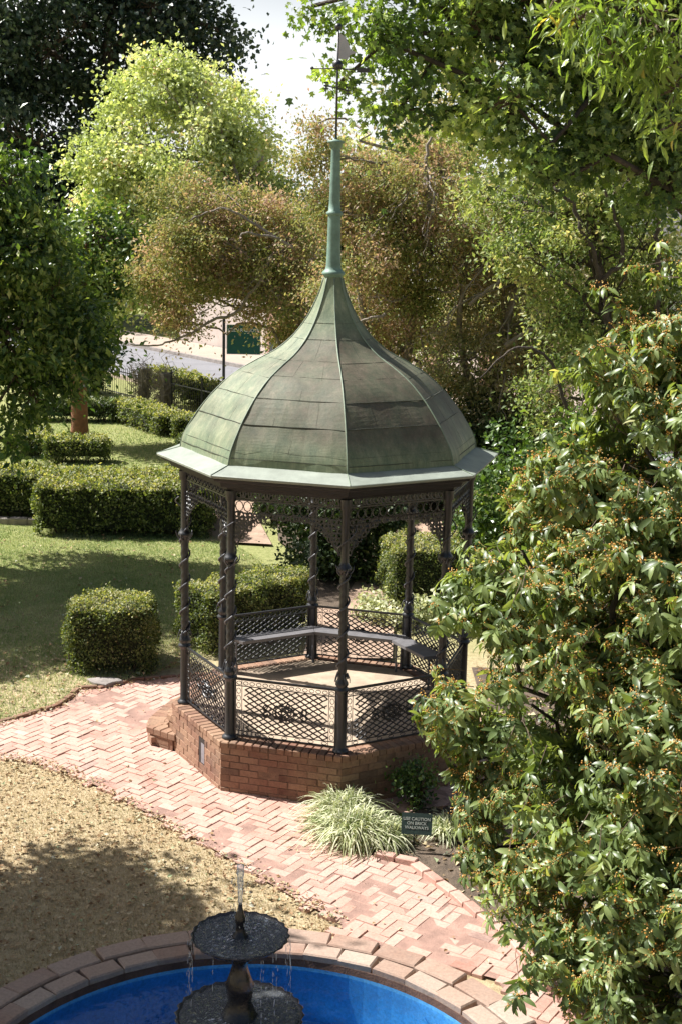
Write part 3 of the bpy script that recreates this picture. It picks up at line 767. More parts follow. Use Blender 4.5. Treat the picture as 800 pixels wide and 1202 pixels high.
def ring(g, c, u, v, a, b, r, n=12, sides=4, tint=.5):
    t = np.arange(n) * 2 * pi / n
    P = np.array(c) + np.cos(t)[:, None] * a * np.array(u) + np.sin(t)[:, None] * b * np.array(v)
    tube(g, P, r, sides, tint, closed=True)
def scroll(g, c, u, v, a0, turns, R, r, n=16, sgn=1):
    t = np.linspace(0, 1, n); th = a0 + sgn * turns * 2 * pi * t; rr = R * (1 - .8 * t)
    P = np.array(c) + (rr * np.cos(th))[:, None] * np.array(u) + (rr * np.sin(th))[:, None] * np.array(v)
    tube(g, P, r, 4)
UZ = np.array([0, 0, 1.])
def railing(k):
    p, q = oc(k, RP, FZ), oc(k + 1, RP, FZ); L = np.linalg.norm(q - p); d = (q - p) / L
    a0, a1 = .055, L - .055; z0, z1 = .045, .655
    g = Geo()
    P = lambda s, z: p + d * s + UZ * z
    for z, r in ((z0, .010), (z1, .016), (z1 - .075, .006), (z0 + .05, .006)): tube(g, [P(a0, z), P(a1, z)], r, 4)
    for s in (a0 + .005, a1 - .005): tube(g, [P(s, z0 - .03), P(s, z1)], .011, 4)
    for s in (a0 + .075, a1 - .075): tube(g, [P(s, z0), P(s, z1)], .005, 4)
    # small rings along top band
    nr = 15
    for i in range(nr):
        s = a0 + .01 + (i + .5) * (a1 - a0 - .02) / nr
        ring(g, P(s, z1 - .044), d, UZ, .027, .019, .0042, 8)
        if i % 2: ring(g, P(s, z0 + .025), d, UZ, .03, .016, .004, 8)
    for i in range(6):
        for s in (a0 + .04, a1 - .04): ring(g, P(s, z0 + .09 + i * .078), d, UZ, .022, .03, .004, 8)
    # lattice of gently curved bars
    s0, s1, b0, b1 = a0 + .075, a1 - .075, z0 + .05, z1 - .075
    sl = .60; step = .098
    for sg in (1, -1):
        x = s0 - (b1 - b0) / sl
        while x < s1 + (b1 - b0) / sl:
            pts = []
            for t in np.linspace(0, 1, 15):
                z = b0 + t * (b1 - b0); s = x + sg * (z - (b0 if sg > 0 else b1)) / sl * 1.0 if sg > 0 else x + (b1 - z) / sl
                s += .007 * sin((z - b0) * 55)
                if s0 <= s <= s1: pts.append(P(s, z) + np.cross(d, UZ) * .003 * sg)
            if len(pts) > 1: tube(g, pts, .0082, 4)
            x += step
    pan = part(g, 'railing', M['iron'], gz)
    # wreath in the middle
    g = Geo(); mc = P(L / 2, (b0 + b1) / 2); nn = np.cross(d, UZ) * .012
    for s_ in (1, -1):
        c = mc + nn * s_
        ring(g, c, d, UZ, .10, .075, .006, 20)
        for i in range(10):
            t = i * 2 * pi / 10
            ring(g, c + d * .112 * cos(t) + UZ * .09 * sin(t), d, UZ, .020, .016, .005, 7)
        for i in range(6):
            t = i * 2 * pi / 6; ring(g, c + d * .05 * cos(t) + UZ * .04 * sin(t), d, UZ, .02, .018, .006, 7)
        for sx in (-1, 1):
            for sz in (-1, 1): scroll(g, c + d * sx * .2 + UZ * sz * .04, d, UZ, pi if sx > 0 else 0, 1.2, .05, .006, 12, sz * sx)
    part(g, 'wreath', M['iron'], pan)
for k in (-2, -1, 0, 1, 2, 3, 4): railing(k)

# frieze of cast-iron lace with brackets dropping beside the posts
def frieze(k):
    p, q = oc(k, RP, FZ), oc(k + 1, RP, FZ); L = np.linalg.norm(q - p); d = (q - p) / L
    g = Geo(); P = lambda s, z: p + d * s + UZ * z
    a0, a1 = .045, L - .045
    for z, r in ((2.53, .011), (2.70, .012), (2.40, .006)): tube(g, [P(a0, z), P(a1, z)], r, 4)
    nr = 13
    for i in range(nr):
        s = a0 + (i + .5) * (a1 - a0) / nr
        ring(g, P(s, 2.615), d, UZ, .045, .07, .011, 10); ring(g, P(s + .04, 2.60), d, UZ, .03, .05, .010, 8)
        ring(g, P(s, 2.465), d, UZ, .040, .052, .006, 8)
        scroll(g, P(s, 2.615), d, UZ, 0, 1.3, .038, .007, 10)
    # lace fringe and brackets: depth follows an arch between posts
    xs = np.linspace(a0 + .02, a1 - .02, 25)
    for s in xs:
        e = abs(s - L / 2) / (L / 2)
        low = 2.40 - .06 - .34 * max(0, (e - .38) / .62) ** 1.6
        z = 2.38
        while z > low:
            r = random.uniform(.018, .032)
            ring(g, P(s + random.gauss(0, .008), z), d, UZ, r, r * random.uniform(.8, 1.2), random.uniform(.007, .013), 7)
            if random.random() < .7: scroll(g, P(s, z), d, UZ, random.uniform(0, 6), 1.1, .04, .006, 8, random.choice((-1, 1)))
            z -= .044
    for sx, s in ((1, a0), (-1, a1)):
        arc = [P(s + sx * (.02 + .30 * t ** 1.3), 2.04 + .34 * (1 - (1 - t) ** 1.7)) for t in np.linspace(0, 1, 12)]
        tube(g, arc, .009, 4)
    part(g, 'frieze', M['iron'], gz)
for k in range(-3, 5): frieze(k)

# eave, cornice
def octring(g, prof, tint=.5):
    V = []; Q = []
    for r, z in prof:
        for k in range(8): V.append(oc(k, r, z + FZ))
    for i in range(len(prof) - 1):
        for k in range(8):
            j = (k + 1) % 8
            Q.append((i * 8 + k, i * 8 + j, (i + 1) * 8 + j, (i + 1) * 8 + k))
    g.add(V, Q, tint=tint)
g = Geo(); octring(g, [(1.50, 2.62), (1.60, 2.62), (1.62, 2.655), (1.70, 2.675), (1.72, 2.72), (1.80, 2.745), (1.812, 2.768)]); part(g, 'cornice', M['fascia'], gz)
g = Geo(); octring(g, [(1.50, 2.70), (1.2, 2.80), (.1, 2.86)]); octring(g, [(1.60, 2.62), (1.50, 2.62), (1.50, 2.70)]); part(g, 'soffit', M['fascia'], gz)
g = Geo(); octring(g, [(1.80, 2.768), (1.848, 2.785), (1.852, 2.805), (1.845, 2.81), (1.72, 2.843), (1.59, 2.88)]); ea = part(g, 'eave', M['eave'], gz)
for k in range(8):
    g = Geo(); tube(g, [oc(k, 1.85, FZ + 2.811), oc(k, 1.60, FZ + 2.88)], .005, 5); part(g, 'eave_seam', M['verdi_pale'], ea)

# bell roof
prof = [(1.60, 2.872), (1.58, 2.97), (1.535, 3.07), (1.455, 3.2), (1.38, 3.31), (1.22, 3.5), (1.03, 3.67), (.81, 3.805), (.62, 3.905), (.48, 4.01), (.37, 4.125), (.27, 4.265), (.19, 4.42), (.13, 4.57), (.095, 4.71)]
PR_ = spline([(r, z, 0) for r, z in prof], 64)
prr, pzz = PR_[:, 0], PR_[:, 1]
def Rz(z): return float(np.interp(z, pzz, prr))
brown = {0: 1.0, -1: .95, -2: .35, -3: .2, 1: .9, 2: .7, 3: .6, 4: .5}   # how brown each facet has weathered
g = Geo(); sub = 8
for k in range(-3, 5):
    V = []; 
    for i in range(64):
        a_, b_ = oc(k, prr[i], pzz[i] + FZ), oc(k + 1, prr[i], pzz[i] + FZ)
        for s in range(sub + 1): V.append(a_ + (b_ - a_) * s / sub)
    Q = [(i * (sub + 1) + s, i * (sub + 1) + s + 1, (i + 1) * (sub + 1) + s + 1, (i + 1) * (sub + 1) + s) for i in range(63) for s in range(sub)]
    V = np.array(V)
    nz = .006 * np.sin(V[:, 0] * 9 + V[:, 2] * 7) * np.sin(V[:, 1] * 8 + V[:, 2] * 5)
    V[:, 0] *= 1 + nz; V[:, 1] *= 1 + nz
    g.add(V, Q, tint=brown[k if k < 4 else 4])
V_ = g.V
roof = part(g, 'roof', M['copper'], gz, False)
# overlapping sheet laps (thin dark joints) and upright joints
g = Geo(); seams = [2.94, 3.02, 3.277, 3.512, 3.70, 3.86, 4.06, 4.22]
for k in range(-3, 5):
    for si, z in enumerate(seams):
        zz = z + random.gauss(0, .008)
        a_, b_ = oc(k, Rz(zz) + .003, zz + FZ), oc(k + 1, Rz(zz) + .003, zz + FZ)
        pts = [a_ + (b_ - a_) * t + UZ * random.gauss(0, .0018) for t in np.linspace(.015, .985, 12)]
        tube(g, pts, random.uniform(.002, .0042) * (1.2 if si in (0, 2, 3) else .5), 4)
    for si in range(1, len(seams) - 2):
        za, zb = seams[si], seams[si + 1]
        for f in ([.5] if si % 2 else [.3, .72]) if si < 5 else [.5]:
            pts = [oc(k, Rz(z) + .003, z + FZ) * (1 - f) + oc(k + 1, Rz(z) + .003, z + FZ) * f for z in np.linspace(za, zb, 7)]
            tube(g, pts, .0007, 4)
part(g, 'roof_joints', M['seam'], roof)
for k in range(8):
    g = Geo(); tube(g, [oc(k, prr[i] + .002, pzz[i] + FZ) for i in range(0, 64, 2)], .008, 6); part(g, 'ridge_roll', M['verdi_pale'], roof, True)
# spire
g = Geo()
lathe(g, [(.09, 4.68), (.10, 4.70), (.118, 4.715), (.122, 4.735), (.10, 4.755), (.085, 4.77), (.078, 4.80), (.07, 5.0), (.066, 5.32)], (0, 0, FZ), 16)
lathe(g, [(.066, 5.32), (.085, 5.335), (.085, 5.355), (.064, 5.37), (.058, 5.45), (.046, 6.0)], (0, 0, FZ), 16)
lathe(g, [(.046, 6.0), (.062, 6.015), (.066, 6.05), (.09, 6.06), (.09, 6.075), (.02, 6.09), (.001, 6.1)], (0, 0, FZ), 16)
part(g, 'spire', M['verdigris'], gz, True)
# weather vane
g = Geo()
tube(g, [(0, 0, 6.08 + FZ), (0, 0, 7.18 + FZ)], [.012, .010], 8)
vane = part(g, 'weather_vane', M['iron'], gz, True)
def ball(g, c, r):
    lathe(g, [(r * sin(t) + .0005, -r * cos(t)) for t in np.linspace(0, pi, 10)], c, 14)
for z_, r_b in ((7.20, .036), (6.83, .052)):
    g = Geo(); ball(g, (0, 0, z_ + FZ), r_b); part(g, 'ball', M['iron'], vane, True)
g = Geo()
def arrow(g, ang, z, L1, L2):
    dx, dy = cos(ang), sin(ang)
    tube(g, [(-dx * L1, -dy * L1, z), (dx * L2, dy * L2, z)], .007, 6)
arrow(g, 1.2, 6.60 + FZ, .3, .3); part(g, 'arm', M['iron'], vane, True); g = Geo(); arrow(g, .1, 6.79 + FZ, .26, .2)
ball(g, (-.26 * cos(.1), -.26 * sin(.1), 6.79 + FZ), .017)
part(g, 'arm', M['iron'], vane, True)
g = Geo()
# tail of the upper arm and small end plates of the lower arm
box(g, (.26, .03, 6.785 + FZ), (.13, .012, .045), .1); part(g, 'arrow_tail', M['iron'], vane)
for s in (-1, 1):
    g = Geo(); c = np.array([s * .3 * cos(1.2), s * .3 * sin(1.2), 6.60 + FZ])
    box(g, c, (.05, .012, .014), .1); box(g, c + UZ * .03, (.05, .012, .014), .1); box(g, c - UZ * .03, (.05, .012, .014), .1); box(g, c, (.012, .0125, .07), .1); part(g, 'end_plate', M['iron'], vane)
g = Geo()
fl = [(.0, 6.89), (.10, 6.885), (.125, 6.93), (.20, 6.955), (.13, 6.975), (.105, 7.04), (.075, 7.10), (.0, 7.15)]
Vf = [(x, y_, z + FZ) for y_ in (-.005, .005) for x, z in fl]; m = len(fl)
cx = [(.04, -.005, 7.0 + FZ), (.04, .005, 7.0 + FZ)]
T = [(2 * m, i, (i + 1) % m) for i in range(m)] + [(2 * m + 1, m + (i + 1) % m, m + i) for i in range(m)]
g.add(Vf + cx, [(i, (i + 1) % m, (i + 1) % m + m, i + m) for i in range(m)], T)
part(g, 'flag', M['vane'], vane)

# step at the open side
st = thing('brick_step', 'rounded two-tier brick step at the open left side of the gazebo', 'step', (-1.9, .5, 0))
g = Geo(); fm = (oc(-2, PRr) + oc(-3, PRr)) / 2; fn = unit(fm); ft = np.array([-fn[1], fn[0], 0])
def tier(w_, dep, z0, z1, nb):
    pts = []
    for t in np.linspace(-1, 1, 13):
        s = t * w_; e = dep * (1 - abs(t) ** 4) ** .5
        pts.append((fm + ft * s + fn * (e - .02))[:2])
    poly = [tuple(x) for x in pts][::-1]
    polyprism(g, poly, z0, z1 - .012, .3)
    for x, y, a in along([tuple(v) for v in pts], .108):
        zz = z0
        nrm_ = np.array([-sin(a), cos(a)]); 
        if nrm_ @ fn[:2] < 0: nrm_ = -nrm_
        c = np.array([x, y]) - nrm_ * .085
        brick(g, (c[0], c[1], z1 - .033), (.1, .20, .07), a, random.gauss(0, .02), random.gauss(0, .02), .008, random.uniform(.4, 1))
    r = 0; z = z0 + .035
    while z < z1 - .08:
        for x, y, a in along([tuple(v) for v in pts], .205):
            nrm_ = np.array([-sin(a), cos(a)])
            if nrm_ @ fn[:2] < 0: nrm_ = -nrm_
            c = np.array([x, y]) - nrm_ * .045
            brick(g, (c[0], c[1], z), (.195, .10, .064), a, 0, 0, .005, random.uniform(0, .9))
        z += .073
tier(.70, .44, 0, .235, 8)
tier(.62, .17, .235, .40, 6)
# infill pavers of the treads
for ix in range(-7, 8):
    for j in range(4):
        c = fm + ft * (ix * .105) + fn * (.22 + .09 * j - .02)
        if j < 2 and abs(ix * .105) < .55: brick(g, (c[0], c[1], .205), (.1, .085, .06), math.atan2(ft[1], ft[0]), 0, 0, .006, random.uniform(.4, 1))
part(g, 'step_bricks', M['plinthbrick'], st)

# bench inside
bn = thing('bench', 'grey slab bench running round the back railings inside the gazebo', 'bench', (0, .9, FZ))
g = Geo()
def seatseg(k, e0=0, e1=0):
    a_, b_ = oc(k, 1.50, FZ), oc(k + 1, 1.50, FZ); c_, d_ = oc(k, 1.24, FZ), oc(k + 1, 1.24, FZ)
    a_, b_ = a_ + (b_ - a_) * e0, b_ + (a_ - b_) * e1; c_, d_ = c_ + (d_ - c_) * e0, d_ + (c_ - d_) * e1
    V = [v + UZ * .385 for v in (a_, b_, d_, c_)] + [v + UZ * .42 for v in (a_, b_, d_, c_)]
    g.add(V, BOXQ)
seatseg(2, .25, .003); seatseg(3, .003, .003); seatseg(4, .003, .003)
part(g, 'seat', M['bench'], bn)
for k in (2.3, 3, 4, 5):
    g = Geo(); kk = int(k); f = k - kk
    for R in (1.34, 1.44):
        c = oc(kk, R, FZ) * (1 - f) + oc(kk + 1, R, FZ) * f
        tube(g, [c, c + UZ * .18, c + UZ * .386], [.018, .010, .014], 6)
    c0 = oc(kk, 1.34, FZ) * (1 - f) + oc(kk + 1, 1.34, FZ) * f; c1 = oc(kk, 1.44, FZ) * (1 - f) + oc(kk + 1, 1.44, FZ) * f
    tube(g, [c0 + UZ * .18, c1 + UZ * .18], .01, 5)
    part(g, 'leg', M['iron_worn'], bn)

# ------------------------------------------------------------------ pool and fountain
g = Geo()
n = 96
def circ(r, z): return [(PC[0] + r * cos(2 * pi * i / n), PC[1] + r * sin(2 * pi * i / n), z) for i in range(n)]
rows = [(2.16, .0), (1.965, .0), (1.955, -.06)]
V = sum([circ(r, z) for r, z in rows], []); g.add(V, [(a * n + i, a * n + (i + 1) % n, (a + 1) * n + (i + 1) % n, (a + 1) * n + i) for a in range(len(rows) - 1) for i in range(n)][::1])
pool = thing('pool', 'round garden pool painted bright blue with a brick rim', 'pool', (PC[0], PC[1], 0))
part(g, 'rim_footing', M['footing'], pool)
g = Geo(); rows = [(1.955, -.055), (1.94, -.52), (0.02, -.55)]
V = sum([circ(r, z) for r, z in rows], []); g.add(V, [(a * n + i, a * n + (i + 1) % n, (a + 1) * n + (i + 1) % n, (a + 1) * n + i) for a in range(len(rows) - 1) for i in range(n)])
part(g, 'basin', M['poolblue'], pool)
g = Geo()
for (R, nb, dep, z) in ((2.055, 42, .185, .048), (2.26, 36, .205, .052)):
    for i in range(nb):
        t = 2 * pi * (i + random.uniform(-.06, .06)) / nb + R; 
        brick(g, (PC[0] + R * cos(t), PC[1] + R * sin(t), z - .045 + random.gauss(0, .003)), (2 * pi * R / nb - .012, dep - .008, .10), t + pi / 2, random.gauss(0, .02), random.gauss(0, .015), .012, random.uniform(0, 1))
part(g, 'rim', M['rimbrick'], pool)
g = Geo()
rr_ = np.linspace(1.954, .05, 14); V = sum([circ(r, -.085) for r in rr_], []); g.add(V, [(a * n + i, a * n + (i + 1) % n, (a + 1) * n + (i + 1) % n, (a + 1) * n + i) for a in range(13) for i in range(n)])
tag(g.build('pool_water', M['water'], smooth=True), kind='structure')

FX, FY = -.527, -6.5
fo = thing('fountain', 'black two-tier cast iron fountain standing in the blue pool', 'fountain', (FX, FY, -.55))
M['fount'] = simple('fountain_iron', (.018, .018, .022), .22, 0, .4, 18, .5, .006, 60)
def flut(nf, amp):
    return lambda t, r, z, i: (r * (1 + amp[i] * cos(nf * t)), z + .25 * amp[i] * r * cos(nf * t))
g = Geo()
stem = [(.30, -.55), (.30, -.35), (.22, -.3), (.12, -.22), (.09, .1), (.12, .3), (.08, .42), (.075, .5)]
lathe(g, stem, (FX, FY, 0), 20)
st2 = [(.12, .66), (.10, .70), (.075, .76), (.085, .84), (.095, .88), (.07, .95), (.05, 1.02), (.055, 1.06), (.075, 1.10)]
lathe(g, st2, (FX, FY, 0), 18, lambda t, r, z, i: (r * (1 + .05 * cos(8 * t)), z))
part(g, 'stem', M['fount'], fo, True)
def bowl(R, zt, h, nf):
    g = Geo()
    pr = [(.06, zt - h), (.10, zt - h * .95), (R * .45, zt - h * .75), (R * .75, zt - h * .42), (R * .93, zt - h * .12), (R * 1.0, zt), (R * .98, zt + .006), (R * .93, zt - .012), (R * .80, zt - .028), (R * .3, zt - .05), (.05, zt - .05)]
    amp = [0, .02, .04, .04, .03, .022, .016, .006, 0, 0, 0]
    lathe(g, pr, (FX, FY, 0), 96, flut(nf, amp))
    return part(g, 'bowl', M['fount'], fo, True)
b1_ = bowl(.325, 1.245, .145, 24); b2_ = bowl(.43, .665, .17, 28)
def discw(R, z, par):
    g = Geo(); nn = 64; rr = np.linspace(R, .02, 18); V = []
    for r in rr:
        for i in range(nn):
            t = 2 * pi * i / nn
            V.append((FX + r * cos(t), FY + r * sin(t), z + .006 * sin(r * 120 + 2 * sin(3 * t)) * (1 - .4 * r / R) + .005 * sin(t * 19 + r * 60) + rng.normal() * .002))
    g.add(V, [(a * nn + i, a * nn + (i + 1) % nn, (a + 1) * nn + (i + 1) % nn, (a + 1) * nn + i) for a in range(17) for i in range(nn)])
    return part(g, 'bowl_water', M['bowlwater'], par, True)
discw(.305, 1.238, b1_); discw(.405, .660, b2_)
g = Geo(); lathe(g, [(.06, 1.19), (.055, 1.24), (.032, 1.27), (.028, 1.32), (.036, 1.35), (.034, 1.38), (.018, 1.43), (.012, 1.47), (.001, 1.48)], (FX, FY, 0), 12)
part(g, 'nozzle', M['fount'], fo, True)
g = Geo()
zz = np.linspace(1.47, 1.735, 16)
lathe(g, [(.014 + .012 * (t ** 1.3) + .002 * sin(t * 25), z) for t, z in zip(np.linspace(0, 1, 16), zz)] + [(.024, 1.745), (.001, 1.75)], (FX, FY, 0), 10)
for i in range(46):
    t = random.random(); a = random.uniform(0, 6.28); r = .03 + .03 * random.random() + .02 * (1 - t)
    h = random.uniform(.006, .016)
    lathe(g, [(.0005, -h), (.003, -h * .4), (.0035, h * .3), (.0005, h)], (FX + r * cos(a), FY + r * sin(a), 1.3 + .44 * t), 5)
part(g, 'water_jet', M['spray'], fo, True)
g = Geo()
for i in range(24):
    a = random.choice([2.9, 3.3, 3.6, 5.9, 6.1, .15, 4.3, 5.2, 5.5]) + random.gauss(0, .06); R = .325 + random.uniform(0, .02)
    top = 1.21; L_ = random.uniform(.15, .5)
    z = top
    while z > top - L_:
        h = random.uniform(.008, .03)
        off = .03 * (top - z)
        lathe(g, [(.0004, -h), (.0018, -h * .5), (.002, h * .4), (.0004, h)], (FX + (R + off) * cos(a) + random.gauss(0, .003), FY + (R + off) * sin(a), z), 5)
        z -= h * 2 + random.uniform(.01, .09)
tag(part(g, 'falling_drops', M['spray'], fo, True), kind='stuff')

# ------------------------------------------------------------------ text and signs
def text_mesh(s, size, ext=.002, space=1.0, bold=.0):
    c = bpy.data.curves.new('lettering', 'FONT'); c.body = s; c.size = size; c.extrude = ext; c.align_x = 'CENTER'; c.align_y = 'CENTER'; c.space_line = space; c.offset = bold
    o = bpy.data.objects.new('tmp', c); COL.objects.link(o); bpy.context.view_layer.update()
    dg = bpy.context.evaluated_depsgraph_get(); me = bpy.data.meshes.new_from_object(o.evaluated_get(dg))
    bpy.data.objects.remove(o); return me
cs = thing('warning_sign', 'small dark green sign reading USE CAUTION ON BRICK WALKWAYS beside the path', 'sign', (.875, -2.32, 0))
RM = Matrix.Translation((.895, -2.58, .28)) @ Matrix.Rotation(radians(-6), 4, 'Z') @ Matrix.Rotation(radians(68), 4, 'X')
g = Geo(); box(g, (0, 0, 0), (.29, .20, .012)); bo = g.build('board', M['signdark']); bo.parent = cs; bo.matrix_local = Matrix.Translation((-.875, 2.32, 0)) @ RM
me = text_mesh('USE CAUTION\nON BRICK\nWALKWAYS', .040, .001, 1.0, .0006); me.materials.clear(); me.materials.append(M['lettering_dull'])
lt = bpy.data.objects.new('lettering', me); COL.objects.link(lt); lt.parent = bo; lt.location = (0, .004, .0075)
g = Geo(); tube(g, [(.875, -2.545, 0), (.875, -2.545, .27)], .008, 6); part(g, 'stake', M['darkpost'], cs)

fs = thing('street_sign', 'green street sign board with white lettering on a dark post beside the road', 'sign', (-3.15, 32.7, 0))
g = Geo(); tube(g, [(-3.62, 32.7, 0), (-3.62, 32.7, 2.3)], .05, 8); part(g, 'post', M['darkpost'], fs)
g = Geo(); box(g, (-2.95, 32.62, 1.62), (1.12, .05, .98)); bo = part(g, 'board', M['signgreen'], fs)
g = Geo()
for z in (1.13, 2.11): box(g, (-2.95, 32.592, z), (1.12, .012, .02))
for x in (-3.51, -2.39): box(g, (x, 32.592, 1.62), (.02, .012, .96))
part(g, 'border', M['lettering'], bo)
me = text_mesh('CEDAR GROVE', .155, .003, 1.0, .003); me.materials.clear(); me.materials.append(M['lettering'])
lt = bpy.data.objects.new('lettering', me); COL.objects.link(lt); lt.parent = bo; lt.location = (.20, -.113, 1.93); lt.rotation_euler = (radians(90), 0, 0)
lt.matrix_local = Matrix.Translation((.20, -.113, 1.93)) @ Matrix.Rotation(radians(90), 4, 'X')

# ------------------------------------------------------------------ variegated grass clumps by the sign
M['lily'] = leafmat('variegated_blades', [(0, (.15, .20, .07)), (.3, (.34, .38, .18)), (.6, (.58, .60, .38)), (1, (.76, .75, .58))], .3, .5, (1.1, 1.1, .7), .3)
def blade_clump(name, label, c, n, L, spread, cat='plant', group=None, mat=None):
    root = thing(name, label, cat, c, group)
    g = Geo()
    a = rng.uniform(0, 2 * pi, n); r0 = spread * rng.uniform(0, 1, n) ** .5; ph = rng.uniform(0, 2 * pi, n)
    LL = L * rng.uniform(.55, 1.15, n); w_ = rng.uniform(.005, .009, n); lean = rng.uniform(.15, 1.0, n)
    x0 = c[0] + r0 * np.cos(ph); y0 = c[1] + r0 * np.sin(ph)
    S = 6; V = np.zeros((n, (S + 1) * 2, 3))
    for i in range(S + 1):
        t = i / S
        # arch: rises then falls
        ho = LL * lean * (t ** 1.15) * .95; zz = LL * (1.25 * t - (.55 + .75 * lean) * t * t) * .9
        ww = w_ * (1 - t ** 3 * .9)
        px = x0 + np.cos(a) * ho; py = y0 + np.sin(a) * ho; pz = c[2] + np.maximum(zz, .012)
        V[:, 2 * i] = np.stack([px - np.sin(a) * ww, py + np.cos(a) * ww, pz], 1)
        V[:, 2 * i + 1] = np.stack([px + np.sin(a) * ww, py - np.cos(a) * ww, pz], 1)
    k = (S + 1) * 2; tq = np.array([(2 * i, 2 * i + 1, 2 * i + 3, 2 * i + 2) for i in range(S)])
    Q = (tq[None] + (np.arange(n) * k)[:, None, None]).reshape(-1, 4)
    g.add(V.reshape(-1, 3), Q, None, np.repeat(rng.uniform(0, 1, n), k))
    part(g, 'blades', mat or M['lily'], root)
    return root
blade_clump('grass_clump', 'pale striped arching grass clump against the brick base of the gazebo', (.22, -1.95, .01), 1100, .60, .15, group='striped grass clumps beside the brick path')
blade_clump('grass_clump', 'largest pale striped grass clump, spilling over the path edge in front', (.30, -2.38, .01), 1500, .60, .19, group='striped grass clumps beside the brick path')
blade_clump('grass_clump', 'pale striped grass clump directly left of the small green sign', (.58, -2.42, .01), 800, .45, .13, group='striped grass clumps beside the brick path')
blade_clump('grass_clump', 'low pale striped grass tuft to the right of the small green sign', (1.22, -2.25, .01), 500, .38, .12, group='striped grass clumps beside the brick path')

# ------------------------------------------------------------------ hedges
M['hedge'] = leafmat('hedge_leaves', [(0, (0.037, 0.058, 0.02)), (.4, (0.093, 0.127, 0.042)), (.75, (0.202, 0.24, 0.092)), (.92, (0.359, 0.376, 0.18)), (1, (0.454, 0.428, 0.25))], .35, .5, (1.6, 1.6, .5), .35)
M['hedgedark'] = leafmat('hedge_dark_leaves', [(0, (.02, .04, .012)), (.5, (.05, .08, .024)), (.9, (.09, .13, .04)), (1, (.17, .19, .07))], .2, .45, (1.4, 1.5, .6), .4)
def hedge(label, c, s, rz, dens=2600, leaf=.036, mat=None, top=None, lump=.05, name='hedge', group=None, cat='hedge', round_=.17):
    mat = mat or M['hedge']
    root = thing(name, label, cat, (c[0], c[1], 0), group)
    lx, ly, lz = s
    R = rotm(0, 0, rz)
    g = Geo()
    box(g, (c[0], c[1], (lz - .12 + .16) / 2 + .01), (lx - .24, ly - .24, lz - .12 - .16), rz)
    part(g, 'inner_twigs', M['innertwig'], root)
    g = Geo()
    area = [ly * lz, ly * lz, lx * lz, lx * lz, lx * ly]; tot = sum(area)
    n = int(dens * tot)
    f = rng.choice(5, n, p=np.array(area) / tot)
    u = rng.uniform(-.5, .5, (n, 3)); P = u * np.array([lx, ly, lz])
    nr = np.zeros((n, 3))
    for i, (ax_, sg) in enumerate(((0, 1), (0, -1), (1, 1), (1, -1), (2, 1))):
        k = f == i; P[k, ax_] = sg * s[ax_] / 2; nr[k, ax_] = sg
    # rounded edges
    q = np.abs(P) - (np.array(s) / 2 - round_); q[:, 2] = np.where(P[:, 2] < 0, np.minimum(q[:, 2], 0), q[:, 2]); q = np.maximum(q, 0)
    ln = np.linalg.norm(q, axis=1); k = ln > round_
    corr = np.where(k, (ln - round_) / (ln + 1e-9), 0)[:, None] * q * np.sign(P); P = P - corr
    nr = unit(nr + q * np.sign(P) * 4)
    lum = lump * (np.sin(P[:, 0] * 9 + P[:, 2] * 4 + c[0]) * np.sin(P[:, 1] * 8 + P[:, 2] * 7) + .5 * np.sin(P[:, 0] * 23) * np.cos(P[:, 2] * 21 + P[:, 1] * 19))
    dep = -np.abs(rng.normal(0, .055, n)) + lum * 1.2 + (rng.uniform(0, 1, n) > .93) * rng.uniform(0, .04, n) + (rng.uniform(0, 1, n) > .985) * rng.uniform(.02, .09, n)
    P = P + nr * dep[:, None]
    P[:, 2] += lz / 2; P = P @ R.T + np.array([c[0], c[1], 0]); nr = nr @ R.T
    P[:, 2] = np.maximum(P[:, 2], .03)
    # thin out near the ground
    ft_ = .16 + .09 * np.sin(P[:, 0] * 6 + P[:, 1] * 5) + .05 * np.sin(P[:, 0] * 17)
    keep = (P[:, 2] > ft_ * min(1, lz)) | (rng.uniform(0, 1, n) < .22)
    P, nr = P[keep], nr[keep]; n = len(P)
    nrm = unit(rdir(n) * .8 + nr * .8 + np.array([0, 0, .25])); ax = unit(rdir(n) + nr * .5 + np.array([0, 0, .3]))
    inst(g, *LEAFB, P, frames(ax, nrm), leaf * rng.uniform(.6, 1.35, n), np.clip(rng.normal(.45, .25, n) + .36 * (P[:, 2] > lz - .1) + .16 * np.sin(P[:, 0] * 4.3 + 1.5 * np.sin(P[:, 1] * 3.1)) * np.sin(P[:, 2] * 6 + P[:, 1] * 3), 0, 1))  # leaves near the top tinted lighter, sunlit look put into the colour
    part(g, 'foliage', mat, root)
    g = Geo()
    for i in range(max(6, int(lx * ly * 9))):
        x, y = rng.uniform(-.4, .4, 2) * np.array([lx, ly]); v = R @ np.array([x, y, 0]) + np.array([c[0], c[1], 0])
        limb(g, v, v + np.array([rng.normal(0, .05), rng.normal(0, .05), .3]), .02, .01, .3, 4)
    part(g, 'stem', M['twig'], root)
    return root
GH = 'clipped hedges on the lawn'
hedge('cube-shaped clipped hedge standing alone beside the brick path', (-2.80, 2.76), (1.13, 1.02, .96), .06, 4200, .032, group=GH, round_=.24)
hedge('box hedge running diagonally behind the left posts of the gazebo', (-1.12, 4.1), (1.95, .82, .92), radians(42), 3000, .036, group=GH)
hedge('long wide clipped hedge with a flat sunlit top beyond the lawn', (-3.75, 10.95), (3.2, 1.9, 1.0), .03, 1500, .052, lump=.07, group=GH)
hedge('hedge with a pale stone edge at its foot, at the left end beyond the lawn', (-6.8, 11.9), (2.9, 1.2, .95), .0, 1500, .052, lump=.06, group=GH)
hedge('small clipped hedge in front of the reddish tree trunk', (-5.95, 17.9), (1.5, .75, .62), .08, 1300, .055, group=GH)
